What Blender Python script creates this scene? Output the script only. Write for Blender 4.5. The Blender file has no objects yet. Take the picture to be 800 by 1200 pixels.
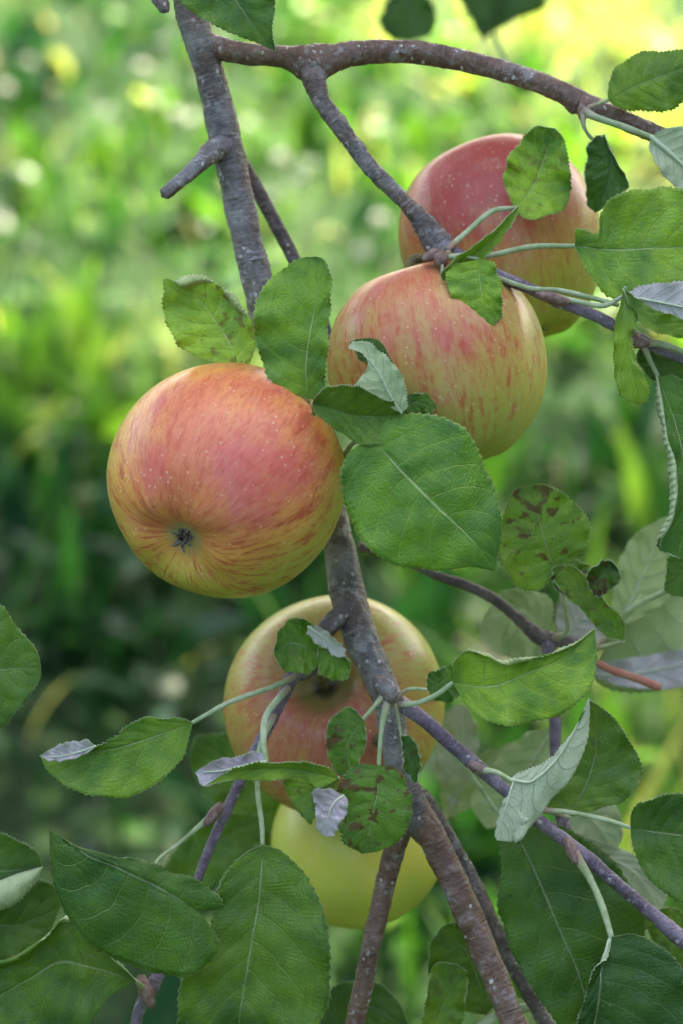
import bpy, math, random
import numpy as np
from mathutils import Vector, Matrix, noise

# ------------------------------------------------------------------ camera, world, sun
scene = bpy.context.scene
COL = scene.collection
PITCH = math.radians(28)
CAM = np.array([0.0, 0.0, 1.55])
LENS, SW = 50.0, 14.9
camd = bpy.data.cameras.new('camera')
cam = bpy.data.objects.new('camera', camd)
COL.objects.link(cam)
cam.location = CAM
cam.rotation_euler = (math.pi/2 - PITCH, 0, 0)
camd.sensor_fit = 'HORIZONTAL'; camd.sensor_width = SW; camd.lens = LENS
camd.clip_start = 0.01; camd.clip_end = 2000
camd.dof.use_dof = True
camd.dof.focus_distance = 0.782
camd.dof.aperture_fstop = 4.8
scene.camera = cam

SUN_EL, SUN_AZ = math.radians(52), math.radians(20)     # azimuth measured from +Y towards +X
world = bpy.data.worlds.new('World'); scene.world = world
world.use_nodes = True
wn = world.node_tree
bg = wn.nodes['Background']
sky = wn.nodes.new('ShaderNodeTexSky'); sky.sky_type = 'NISHITA'; sky.sun_disc = False
sky.sun_elevation = SUN_EL; sky.sun_rotation = SUN_AZ
sky.dust_density = 3.0; sky.ozone_density = 0.6; sky.air_density = 1.0
wn.links.new(sky.outputs[0], bg.inputs[0]); bg.inputs[1].default_value = 0.15
sund = bpy.data.lights.new('sun', 'SUN'); sun = bpy.data.objects.new('sun', sund); COL.objects.link(sun)
sund.energy = 3.6; sund.angle = math.radians(0.5); sund.color = (1.0, 0.95, 0.86)
sdir = Vector((math.sin(SUN_AZ)*math.cos(SUN_EL), math.cos(SUN_AZ)*math.cos(SUN_EL), math.sin(SUN_EL)))
sun.rotation_euler = sdir.to_track_quat('Z', 'Y').to_euler()
sun.location = (0, 0, 6)
scene.view_settings.view_transform = 'Standard'
scene.view_settings.look = 'None'
scene.view_settings.exposure = 2.95
scene.view_settings.gamma = 1.0
scene.view_settings.use_white_balance = True      # the camera was balanced for open shade
scene.view_settings.white_balance_temperature = 7500
scene.view_settings.white_balance_tint = 8
try:
    scene.cycles.use_denoising = True
    scene.cycles.denoiser = 'OPENIMAGEDENOISE'
    scene.cycles.sample_clamp_indirect = 6
    scene.cycles.max_bounces = 8
except Exception: pass

FWD = np.array([0, math.cos(PITCH), -math.sin(PITCH)])
RGT = np.array([1.0, 0, 0])
UPV = np.array([0, math.sin(PITCH), math.cos(PITCH)])
K = SW/LENS/800.0
def P(x, y, z=0.0):
    """a point in the world: photo column and row, and millimetres in front of the plane 0.80 m away"""
    x = np.asarray(x, float); y = np.asarray(y, float); z = np.asarray(z, float)
    d = 0.80 - z/1000.0
    a = (x-400)*K*d; b = (600-y)*K*d
    return CAM + d[..., None]*FWD + a[..., None]*RGT + b[..., None]*UPV
def camdir(v):
    v = np.array(v, float); v = v/np.linalg.norm(v)
    return v[0]*RGT + v[1]*UPV - v[2]*FWD

# ------------------------------------------------------------------ node helpers
class NT:
    def __init__(s, name):
        s.m = bpy.data.materials.new(name); s.m.use_nodes = True
        s.t = s.m.node_tree
        for n in list(s.t.nodes): s.t.nodes.remove(n)
    def n(s, typ, **kw):
        nd = s.t.nodes.new(typ)
        for k, v in kw.items(): setattr(nd, k, v)
        return nd
    def inp(s, sock, v):
        if isinstance(v, bpy.types.NodeSocket): s.t.links.new(v, sock)
        elif v is not None:
            if hasattr(sock, 'default_value'):
                try: sock.default_value = v
                except Exception: sock.default_value = (*v, 1) if len(v) == 3 else v
    def math(s, op, a, b=None, c=None, clamp=False):
        nd = s.n('ShaderNodeMath', operation=op, use_clamp=clamp)
        for i, v in enumerate((a, b, c)):
            if v is not None: s.inp(nd.inputs[i], v)
        return nd.outputs[0]
    def mix(s, f, a, b):
        nd = s.n('ShaderNodeMix', data_type='RGBA')
        s.inp(nd.inputs[0], f); s.inp(nd.inputs[6], a); s.inp(nd.inputs[7], b)
        return nd.outputs[2]
    def ramp(s, f, lo, hi, a=0.0, b=1.0):
        nd = s.n('ShaderNodeMapRange', interpolation_type='SMOOTHSTEP')
        s.inp(nd.inputs[0], f)
        nd.inputs[1].default_value = lo; nd.inputs[2].default_value = hi
        nd.inputs[3].default_value = a; nd.inputs[4].default_value = b
        return nd.outputs[0]
    def noise(s, vec, scale, detail=3, rough=0.55, out=0):
        nd = s.n('ShaderNodeTexNoise'); s.inp(nd.inputs['Vector'], vec)
        nd.inputs['Scale'].default_value = scale; nd.inputs['Detail'].default_value = detail
        nd.inputs['Roughness'].default_value = rough
        return nd.outputs[out]
    def voro(s, vec, scale, feature='F1', out='Distance'):
        nd = s.n('ShaderNodeTexVoronoi', feature=feature); s.inp(nd.inputs['Vector'], vec)
        nd.inputs['Scale'].default_value = scale
        return nd.outputs[out]
    def bump(s, h, dist, strength=1.0, normal=None):
        nd = s.n('ShaderNodeBump'); nd.inputs['Strength'].default_value = strength
        nd.inputs['Distance'].default_value = dist; s.inp(nd.inputs['Height'], h)
        if normal is not None: s.inp(nd.inputs['Normal'], normal)
        return nd.outputs[0]
    def vscale(s, vec, sc):
        nd = s.n('ShaderNodeVectorMath', operation='MULTIPLY'); s.inp(nd.inputs[0], vec)
        nd.inputs[1].default_value = sc; return nd.outputs[0]
    def vadd(s, a, b):
        nd = s.n('ShaderNodeVectorMath', operation='ADD'); s.inp(nd.inputs[0], a); s.inp(nd.inputs[1], b)
        return nd.outputs[0]
    def finish(s, col, rough=0.5, normal=None, spec=0.5, trans=0.0, tcol=None, coat=0.0, coat_rough=0.2, sheen=0.0, sss=0.0):
        b = s.n('ShaderNodeBsdfPrincipled')
        s.inp(b.inputs['Base Color'], col); s.inp(b.inputs['Roughness'], rough)
        b.inputs['Specular IOR Level'].default_value = spec
        b.inputs['Coat Weight'].default_value = coat; b.inputs['Coat Roughness'].default_value = coat_rough
        b.inputs['Sheen Weight'].default_value = sheen
        if sss:
            b.inputs['Subsurface Weight'].default_value = sss
            b.inputs['Subsurface Radius'].default_value = (1.0, 0.5, 0.25)
            b.inputs['Subsurface Scale'].default_value = 0.003
        if normal is not None: s.inp(b.inputs['Normal'], normal)
        out = s.n('ShaderNodeOutputMaterial')
        if trans:
            tr = s.n('ShaderNodeBsdfTranslucent'); s.inp(tr.inputs[0], tcol if tcol is not None else col)
            mx = s.n('ShaderNodeMixShader'); mx.inputs[0].default_value = trans
            s.t.links.new(b.outputs[0], mx.inputs[1]); s.t.links.new(tr.outputs[0], mx.inputs[2])
            s.t.links.new(mx.outputs[0], out.inputs[0])
        else: s.t.links.new(b.outputs[0], out.inputs[0])
        return s.m

# ------------------------------------------------------------------ materials
NV = 7.5     # side veins per half leaf
def leaf_nodes(t):
    uv = t.n('ShaderNodeUVMap', uv_map='UVMap').outputs[0]
    sep = t.n('ShaderNodeSeparateXYZ'); t.inp(sep.inputs[0], uv)
    tc = t.n('ShaderNodeTexCoord'); oi = t.n('ShaderNodeObjectInfo')
    rnd = t.n('ShaderNodeCombineXYZ')
    for i in range(3): t.inp(rnd.inputs[i], oi.outputs['Random'])
    ob = t.vadd(tc.outputs['Object'], t.vscale(rnd.outputs[0], (7.0, 3.0, 5.0)))
    wob = t.math('SUBTRACT', t.noise(ob, 60, 2), 0.5)
    u = t.math('ADD', t.math('MULTIPLY', sep.outputs[0], 2), -1.0)
    au = t.math('ABSOLUTE', u)
    side = t.math('MULTIPLY', t.math('GREATER_THAN', u, 0.0), 0.43)
    s0 = t.math('SUBTRACT', sep.outputs[1], t.math('MULTIPLY', t.math('POWER', au, 1.3), 0.25))
    ph = t.math('ADD', t.math('ADD', t.math('MULTIPLY', s0, NV), side), t.math('MULTIPLY', wob, 0.55))
    d = t.math('ABSOLUTE', t.math('SUBTRACT', t.math('FRACT', ph), 0.5))      # 0 on a side vein
    vein = t.ramp(d, 0.008, 0.040, 1.0, 0.0)
    vein = t.math('MULTIPLY', vein, t.ramp(au, 0.55, 1.0, 1.0, 0.15))
    halo = t.ramp(d, 0.02, 0.28, 1.0, 0.0)
    mw = t.math('ADD', t.math('MULTIPLY', sep.outputs[1], -.016), .028)
    mid = t.ramp(t.math('SUBTRACT', au, mw), -0.010, 0.006, 1.0, 0.0)
    cx = t.n('ShaderNodeCombineXYZ'); t.inp(cx.inputs[0], t.math('MULTIPLY', u, 26)); t.inp(cx.inputs[1], t.math('MULTIPLY', ph, 1.3)); t.inp(cx.inputs[2], oi.outputs['Random'])
    rip = t.noise(cx.outputs[0], 1.0, 2)
    sub = t.voro(t.vadd(ob, t.vscale(t.noise(ob, 220, 2, out=1), (.003, .003, .003))), 620, 'DISTANCE_TO_EDGE')
    net = t.ramp(sub, 0.0, 0.16, 1.0, 0.0)
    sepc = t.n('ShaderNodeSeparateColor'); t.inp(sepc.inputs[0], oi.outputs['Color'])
    return dict(rip=rip, ob=ob, u=u, au=au, v=sep.outputs[1], vein=vein, halo=halo, mid=mid, net=net,
                yel=sepc.outputs[0], spots=sepc.outputs[1], br=sepc.outputs[2], mv=oi.outputs['Alpha'], d=d)

def mat_leaf_top():
    t = NT('leaf_upper_face'); g = leaf_nodes(t)
    n1 = t.noise(g['ob'], 38, 3); n2 = t.noise(g['ob'], 160, 3)
    c = t.mix(t.ramp(n1, .3, .7), (.024, .102, .012, 1), (.064, .190, .018, 1))
    yv = t.math('MULTIPLY', g['yel'], t.ramp(t.math('ADD', n1, t.math('MULTIPLY', g['halo'], .06)), .28, .62))
    c = t.mix(yv, c, (.250, .390, .030, 1))
    c = t.mix(t.math('MULTIPLY', t.ramp(g['rip'], .5, .68), .22), c, (.02, .06, .014, 1))
    c = t.mix(t.math('MULTIPLY', t.ramp(n2, .35, .75), .35), c, (.040, .110, .042, 1))
    c = t.mix(t.math('MULTIPLY', g['net'], .20), c, (.15, .27, .09, 1))
    c = t.mix(t.math('MULTIPLY', g['vein'], .55), c, (.27, .40, .13, 1))
    c = t.mix(t.math('MULTIPLY', g['mid'], .75), c, (.34, .42, .22, 1))
    # scab, spots and browned margins
    sp = t.ramp(t.math('ADD', t.math('ADD', t.noise(g['ob'], 240, 3), t.math('MULTIPLY', t.noise(g['ob'], 60, 1), .45)), t.math('MULTIPLY', g['spots'], .10)), .86, .92)
    sp = t.math('MULTIPLY', sp, t.ramp(g['spots'], .05, .6))
    c = t.mix(t.math('MULTIPLY', sp, .85), c, (.110, .030, .020, 1))
    few = t.ramp(t.voro(g['ob'], 85), .03, .09, 1.0, 0.0)
    few = t.math('MULTIPLY', few, t.ramp(t.noise(g['ob'], 55, 1), .56, .62))
    c = t.mix(t.math('MULTIPLY', few, .7), c, (.07, .04, .02, 1))
    pin = t.math('MULTIPLY', t.ramp(t.voro(g['ob'], 300), .05, .14, 1.0, 0.0), t.ramp(t.noise(g['ob'], 90, 1), .5, .66))
    c = t.mix(t.math('MULTIPLY', pin, .5), c, (.35, .45, .24, 1))
    edge = t.ramp(g['au'], .965, 1.0); c = t.mix(t.math('MULTIPLY', edge, .55), c, (.30, .36, .14, 1))
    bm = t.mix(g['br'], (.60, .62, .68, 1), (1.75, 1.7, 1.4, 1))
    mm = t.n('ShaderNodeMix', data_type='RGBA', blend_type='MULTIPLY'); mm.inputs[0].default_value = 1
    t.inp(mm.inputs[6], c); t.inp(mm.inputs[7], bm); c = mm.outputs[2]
    h = t.math('ADD', t.math('MULTIPLY', g['net'], -.35), t.math('MULTIPLY', g['vein'], -1.2))
    h = t.math('ADD', h, t.math('MULTIPLY', t.noise(g['ob'], 420, 3), .3))
    h = t.math('ADD', h, t.math('MULTIPLY', g['rip'], 1.0))
    h = t.math('ADD', h, t.math('MULTIPLY', g['mid'], -1.0))
    nrm = t.bump(h, .00030, .9)
    rough = t.ramp(n2, .3, .7, .30, .44)
    tc = t.mix(.5, c, (.22, .46, .02, 1))
    return t.finish(c, rough, nrm, spec=.36, trans=.34, tcol=tc)

def mat_leaf_under():
    t = NT('leaf_woolly_underside'); g = leaf_nodes(t)
    n1 = t.noise(g['ob'], 45, 3)
    c = t.mix(t.ramp(n1, .3, .7), (.40, .50, .25, 1), (.54, .63, .37, 1))
    c = t.mix(t.math('MULTIPLY', g['yel'], .7), c, (.42, .50, .18, 1))
    mvc = t.mix(t.ramp(n1, .35, .65), (.60, .53, .60, 1), (.48, .38, .44, 1))
    c = t.mix(g['mv'], c, mvc)
    c = t.mix(t.math('MULTIPLY', g['vein'], .45), c, (.50, .56, .42, 1))
    c = t.mix(t.math('MULTIPLY', g['net'], .14), c, (.20, .25, .14, 1))
    h = t.math('ADD', t.math('MULTIPLY', g['vein'], .8), t.math('MULTIPLY', t.noise(g['ob'], 500, 3), .5))
    h = t.math('ADD', h, t.math('MULTIPLY', g['net'], .15))
    nrm = t.bump(h, .0005, 1.0)
    return t.finish(c, .85, nrm, spec=.2, trans=.25, tcol=t.mix(.5, c, (.25, .42, .06, 1)), sheen=.25)

def mat_rim():
    t = NT('leaf_margin')
    return t.finish((.34, .40, .24, 1), .8)

def mat_bark(name, a, b, lich, dots=1.0, rough=.5, brown=0.0):
    t = NT(name); tc = t.n('ShaderNodeTexCoord'); ob = tc.outputs['Object']
    uv = t.n('ShaderNodeUVMap', uv_map='UVMap').outputs[0]
    n1 = t.noise(ob, 55, 4); n2 = t.noise(ob, 260, 4, .65)
    c = t.mix(t.ramp(n1, .32, .68), a, b)
    if brown: c = t.mix(t.math('MULTIPLY', t.ramp(t.noise(t.vadd(ob, (3, 1, 2)), 42, 3), .45, .62), brown), c, (.13, .062, .035, 1))
    c = t.mix(t.math('MULTIPLY', t.ramp(n2, .52, .72), .55), c, lich)
    c = t.mix(t.math('MULTIPLY', t.ramp(n2, .50, .30), .45), c, (.035, .026, .028, 1))
    # fine growth lines round the stem
    ln = t.noise(t.vscale(uv, (2.0, 900.0, 1)), 1.0, 3)
    c = t.mix(t.math('MULTIPLY', t.ramp(ln, .55, .72), .28), c, lich)
    # lenticels
    vv = t.vscale(ob, (1, 1, .8))
    sel = t.ramp(t.noise(ob, 70, 2), .50, .58)
    vw = t.vadd(vv, t.vscale(t.noise(ob, 600, 2, out=1), (.0016, .0016, .0016)))
    dt = t.math('MULTIPLY', t.ramp(t.voro(vw, 300), .14, .26, 1.0, 0.0), sel)
    pt = t.math('MULTIPLY', t.ramp(t.noise(t.vadd(ob, (5, 3, 1)), 95, 5, .7), .56, .64), .55)
    c = t.mix(pt, c, lich)
    dt = t.math('MULTIPLY', dt, dots)
    c = t.mix(t.math('MULTIPLY', dt, .8), c, (.66, .63, .60, 1))
    h = t.math('ADD', t.math('MULTIPLY', n2, 1.3), t.math('MULTIPLY', ln, .8))
    h = t.math('ADD', h, t.math('MULTIPLY', t.noise(ob, 700, 4, .7), .8))
    h = t.math('ADD', h, t.math('MULTIPLY', pt, .8))
    h = t.math('ADD', h, t.math('MULTIPLY', dt, .7))
    return t.finish(c, rough, t.bump(h, .0008, 1.0), spec=.35)

def mat_petiole(name='petiole_skin', a=(.22, .29, .13, 1), b=(.40, .45, .29, 1), red=1.0):
    t = NT(name); tc = t.n('ShaderNodeTexCoord'); ob = tc.outputs['Object']
    uv = t.n('ShaderNodeUVMap', uv_map='UVMap').outputs[0]
    sep = t.n('ShaderNodeSeparateXYZ'); t.inp(sep.inputs[0], uv)
    c = t.mix(t.ramp(t.noise(ob, 160, 4, .65), .3, .7), a, b)
    v = t.math('ADD', sep.outputs[1], t.math('MULTIPLY', t.math('SUBTRACT', t.noise(ob, 150, 2), .5), .006))
    rd = t.math('MULTIPLY', t.ramp(v, .001, .007, 1.0, 0.0), red)
    c = t.mix(t.math('MULTIPLY', rd, .7), c, (.28, .13, .12, 1))
    return t.finish(c, .75, t.bump(t.noise(ob, 700, 3), .0004, .9), spec=.25, trans=.0)

def mat_apple(name, blush, green, orange, pink, cov, streaky, red=(.46, .075, .04, 1), alt=None, eye=0.0, smooth=1.0):
    """blush: direction (world) of the sunned cheek"""
    t = NT(name); tc = t.n('ShaderNodeTexCoord'); ob = tc.outputs['Object']
    st = t.n('ShaderNodeAttribute', attribute_name='streak').outputs['Vector']
    th = t.n('ShaderNodeAttribute', attribute_name='theta').outputs['Fac']
    nm = t.n('ShaderNodeVectorMath', operation='NORMALIZE'); t.inp(nm.inputs[0], ob)
    dt = t.n('ShaderNodeVectorMath', operation='DOT_PRODUCT'); t.inp(dt.inputs[0], nm.outputs[0]); dt.inputs[1].default_value = tuple(blush)
    big = t.math('SUBTRACT', t.noise(ob, 26, 3), .5)
    k = t.math('ADD', dt.outputs['Value'], t.math('MULTIPLY', big, .7))
    s1 = t.noise(st, 7.0, 4, .6); s2 = t.noise(st, 15.0, 4, .65); s3 = t.noise(st, 32.0, 3, .6)
    c = t.mix(t.ramp(t.noise(ob, 40, 2), .3, .7), green, (green[0]*1.15, green[1]*.97, green[2]*.9, 1))
    m1 = t.ramp(k, cov-.55, cov+.10)
    c = t.mix(m1, c, orange)
    m2 = t.ramp(t.math('ADD', k, t.math('MULTIPLY', t.math('SUBTRACT', s1, .5), .9)), cov-.12, cov+.42)
    c = t.mix(t.math('MULTIPLY', m2, .92), c, pink)
    if alt is not None:
        c = t.mix(t.math('MULTIPLY', t.math('MULTIPLY', m2, t.ramp(t.noise(ob, 34, 2), .45, .62)), .55), c, alt)
    # broken red stripes running from stalk to eye
    sm = t.math('ADD', t.math('MULTIPLY', s2, .6), t.math('MULTIPLY', s1, .4))
    stripes = t.math('MULTIPLY', t.ramp(sm, .47, .64), t.ramp(k, cov-1.15, cov-.40, 0.0, 1.0))
    stripes = t.math('MULTIPLY', stripes, t.ramp(k, cov+.05, cov+.50, 1.0, 1.0-smooth))
    if eye: stripes = t.math('MULTIPLY', stripes, t.ramp(th, 1.2, 2.3, 1.0-eye, 1.0))
    c = t.mix(t.math('MULTIPLY', stripes, streaky), c, red)
    fine = t.math('MULTIPLY', t.ramp(s3, .50, .68), t.ramp(k, cov-.7, cov, 0.0, .42))
    c = t.mix(fine, c, red)
    pale = t.math('MULTIPLY', t.ramp(s3, .48, .30), .22); c = t.mix(pale, c, (.55, .36, .16, 1))
    # lenticels
    vo = t.n('ShaderNodeTexVoronoi', feature='F1'); t.inp(vo.inputs['Vector'], ob); vo.inputs['Scale'].default_value = 350
    lt = t.math('MULTIPLY', t.ramp(vo.outputs['Distance'], .08, .24, 1.0, 0.0), t.ramp(t.noise(ob, 130, 1), .30, .62))
    c = t.mix(t.math('MULTIPLY', lt, .45), c, (.74, .54, .36, 1))
    # eye and stalk hollows are greener and russeted
    pol = t.math('MULTIPLY', t.ramp(th, 2.94, 3.06), .8); c = t.mix(pol, c, (.32, .29, .12, 1))
    pol2 = t.math('MULTIPLY', t.ramp(th, .36, .16), .85); c = t.mix(pol2, c, (.17, .16, .04, 1))
    c = t.mix(t.ramp(th, .13, .05), c, (.05, .04, .018, 1))  # shade deep in the stalk hollow, painted into the skin colour
    # dull bloom and tiny scuffs
    c = t.mix(t.ramp(t.noise(ob, 90, 4), .5, .8, 0, .10), c, (.62, .48, .42, 1))
    sc = t.ramp(t.noise(t.vadd(ob, (1, 2, 3)), 210, 2), .77, .80); c = t.mix(t.math('MULTIPLY', sc, .6), c, (.10, .05, .03, 1))
    hs_ = t.n('ShaderNodeHueSaturation'); hs_.inputs['Saturation'].default_value = 1.02; hs_.inputs['Value'].default_value = 1.0; t.inp(hs_.inputs['Color'], c); c = hs_.outputs[0]
    h = t.math('ADD', t.math('MULTIPLY', t.noise(ob, 190, 3), .8), t.math('MULTIPLY', lt, .35))
    nrm = t.bump(h, .0005, .6)
    return t.finish(c, t.ramp(t.noise(ob, 80, 3), .3, .7, .36, .50), nrm, spec=.32, coat=.22, coat_rough=.24, sss=0)

M = {}
M['top'] = mat_leaf_top(); M['under'] = mat_leaf_under(); M['rim'] = mat_rim()
M['bark'] = mat_bark('grey_apple_bark', (.085, .070, .066, 1), (.255, .235, .240, 1), (.42, .41, .42, 1), 1.0, .5, .5)
M['bark_dark'] = mat_bark('dark_rough_bark', (.060, .043, .040, 1), (.16, .135, .135, 1), (.26, .26, .26, 1), .7, .6, .25)
M['bark_brown'] = mat_bark('brown_young_bark', (.105, .052, .036, 1), (.20, .125, .10, 1), (.34, .30, .30, 1), 1.0, .40, .6)
M['shoot'] = mat_bark('purple_downy_shoot', (.085, .058, .085, 1), (.19, .15, .20, 1), (.36, .32, .38, 1), .6, .55, .15)
M['pet'] = mat_petiole()
M['rib'] = mat_petiole('midrib_skin', (.40, .47, .30, 1), (.50, .55, .40, 1), 0.0)
M['redstalk'] = mat_petiole('red_stalk', (.34, .12, .09, 1), (.42, .18, .12, 1), .5)
def plain(name, a, b, sc, rough, bumpd=.0005, trans=0.0, spec=.4):
    t = NT(name); tc = t.n('ShaderNodeTexCoord')
    n = t.noise(tc.outputs['Object'], sc, 4)
    c = t.mix(t.ramp(n, .3, .7), a, b)
    return t.finish(c, rough, t.bump(t.noise(tc.outputs['Object'], sc*3, 3), bumpd, .8), trans=trans, spec=spec)
M['dry'] = plain('dry_sepal', (.05, .04, .035, 1), (.22, .19, .17, 1), 900, .8)
M['stalk'] = plain('fruit_stalk', (.10, .08, .035, 1), (.20, .17, .08, 1), 400, .7)
M['bud'] = plain('bud_scales', (.13, .06, .05, 1), (.25, .17, .15, 1), 500, .6)

# ------------------------------------------------------------------ objects
def empty(name, loc, label, cat, group=None, kind=None):
    o = bpy.data.objects.new(name, None); COL.objects.link(o); o.location = loc
    o.empty_display_size = .02
    o['label'] = label; o['category'] = cat
    if group: o['group'] = group
    if kind: o['kind'] = kind
    return o
def mesh_obj(name, verts, faces, mats, parent=None, origin=None, fm=None, uv=None, smooth=True, attrs=None):
    """verts Nx3 in world space; the object's origin is put at origin"""
    verts = np.asarray(verts, float)
    if origin is None: origin = verts.mean(0)
    origin = np.asarray(origin, float)
    me = bpy.data.meshes.new(name)
    me.from_pydata((verts-origin).tolist(), [], faces if isinstance(faces, list) else faces.tolist())
    for m in (mats if isinstance(mats, list) else [mats]): me.materials.append(m)
    if fm is not None: me.polygons.foreach_set('material_index', np.asarray(fm, np.int32))
    if smooth: me.polygons.foreach_set('use_smooth', np.ones(len(me.polygons), bool))
    if uv is not None:
        l = me.uv_layers.new(name='UVMap')
        vi = np.empty(len(me.loops), np.int32); me.loops.foreach_get('vertex_index', vi)
        l.data.foreach_set('uv', np.asarray(uv, np.float32)[vi].ravel())
    for k, (ty, arr) in (attrs or {}).items():
        a = me.attributes.new(k, ty, 'POINT')
        a.data.foreach_set('vector' if ty == 'FLOAT_VECTOR' else 'value', np.asarray(arr, np.float32).ravel())
    me.update()
    o = bpy.data.objects.new(name, me); COL.objects.link(o)
    if parent is not None:
        o.parent = parent
        # world position of the parent chain (no rotations used)
        p = parent; w = np.zeros(3)
        while p is not None: w += np.array(p.location); p = p.parent
        o.location = origin - w
    else: o.location = origin
    return o

def cr(pts, n, closed=False):
    """Catmull-Rom through pts (k x d), n samples even in arc length"""
    p = np.asarray(pts, float)
    if len(p) == 2: return p[0] + (p[1]-p[0])*np.linspace(0, 1, n)[:, None]
    q = np.vstack([2*p[0]-p[1], p, 2*p[-1]-p[-2]])
    out = []
    for i in range(1, len(q)-2):
        p0, p1, p2, p3 = q[i-1], q[i], q[i+1], q[i+2]
        t = np.linspace(0, 1, 24, endpoint=False)[:, None]
        out.append(.5*((2*p1)+(-p0+p2)*t+(2*p0-5*p1+4*p2-p3)*t*t+(-p0+3*p1-3*p2+p3)*t**3))
    out.append(p[-1:]); o = np.vstack(out)
    s = np.r_[0, np.cumsum(np.linalg.norm(np.diff(o[:, :2], axis=0), axis=1)+1e-9)]
    ti = np.linspace(0, s[-1], n)
    return np.stack([np.interp(ti, s, o[:, k]) for k in range(o.shape[1])], 1)

def tube(name, parent, pts, mat, seg=14, rough=0.0, step=1.0, rings=0, seed=0, cap=True, knobs=(), flat=1.0):
    """pts: (x, y, z, radius in photo pixels)"""
    pts = np.array(pts, float)
    L = np.linalg.norm(np.diff(pts[:, :2], axis=0), axis=1).sum()
    n = max(8, int(L/step))
    c = cr(pts, n)
    r = c[:, 3]*K*(0.80-c[:, 2]/1000)
    w = P(c[:, 0], c[:, 1], c[:, 2])
    return tube3(name, parent, w, r, mat, seg, rough, rings, seed, knobs, flat)
def tube3(name, parent, w, r, mat, seg=14, rough=0.0, rings=0, seed=0, knobs=(), flat=1.0):
    n = len(w); rng = random.Random(seed*7+n)
    T = np.gradient(w, axis=0); T /= np.linalg.norm(T, axis=1)[:, None]+1e-12
    a = np.cross(T[0], UPV if abs(T[0] @ UPV) < .9 else RGT); a /= np.linalg.norm(a)
    s = np.r_[0, np.cumsum(np.linalg.norm(np.diff(w, axis=0), axis=1))]
    ringpos = [rng.uniform(.03, .97) for _ in range(rings)]
    r = r.copy(); ringp = []
    for q in ringpos:
        sp = s[-1]*q; wd = np.mean(r)*.16
        ringp.append((sp, wd, rng.uniform(.05, .13), rng.uniform(0, 9)))
    ang = np.linspace(0, 2*math.pi, seg, endpoint=False)
    V = []; UV = []
    for i in range(n):
        a = a - T[i]*(a @ T[i]); a /= np.linalg.norm(a); b = np.cross(T[i], a)
        for th in ang:
            rr = r[i]
            if rough:
                cc = Vector((math.cos(th)*1.3, math.sin(th)*1.3, s[i]/max(np.mean(r), 1e-4)*.55+seed*3.1))
                rr *= 1 + rough*(noise.noise(cc*1.2)*1.2 + noise.noise(cc*3.5)*.6 + noise.noise(cc*8)*.45 + noise.noise(cc*17)*.22)
            for (sp, wd, hh, pz) in ringp:
                sq = s[i]-sp+wd*1.3*noise.noise(Vector((math.cos(th)*.8, math.sin(th)*.8, pz)))
                if abs(sq) < wd*4:
                    am = .45+1.1*noise.noise(Vector((math.cos(th)*1.6+pz, math.sin(th)*1.6, 0)))
                    rr += r[i]*hh*am*(math.exp(-(sq/(wd*.55))**2)+.5*math.exp(-((sq-wd*1.5)/(wd*.4))**2)-.35*math.exp(-((sq-wd*.8)/(wd*.35))**2))
            for (kt, ka, kh, kw) in knobs:
                da = (th-ka+math.pi) % (2*math.pi)-math.pi
                rr += r[i]*kh*math.exp(-((s[i]-kt*s[-1])/(kw*r[i]))**2-(da/.6)**2)
            V.append(w[i]+rr*(a*math.cos(th)+b*math.sin(th)*flat)); UV.append((th/(2*math.pi), s[i]))
    F = []
    for i in range(n-1):
        for j in range(seg):
            k = (j+1) % seg
            F.append((i*seg+j, i*seg+k, (i+1)*seg+k, (i+1)*seg+j))
    V.append(w[0]-T[0]*r[0]*.5); UV.append((.5, 0)); V.append(w[-1]+T[-1]*r[-1]*.6); UV.append((.5, s[-1]))
    for j in range(seg):
        k = (j+1) % seg
        F.append((n*seg, k, j)); F.append((n*seg+1, (n-1)*seg+j, (n-1)*seg+k))
    return mesh_obj(name, V, F, mat, parent, origin=w[0], uv=UV)

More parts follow.
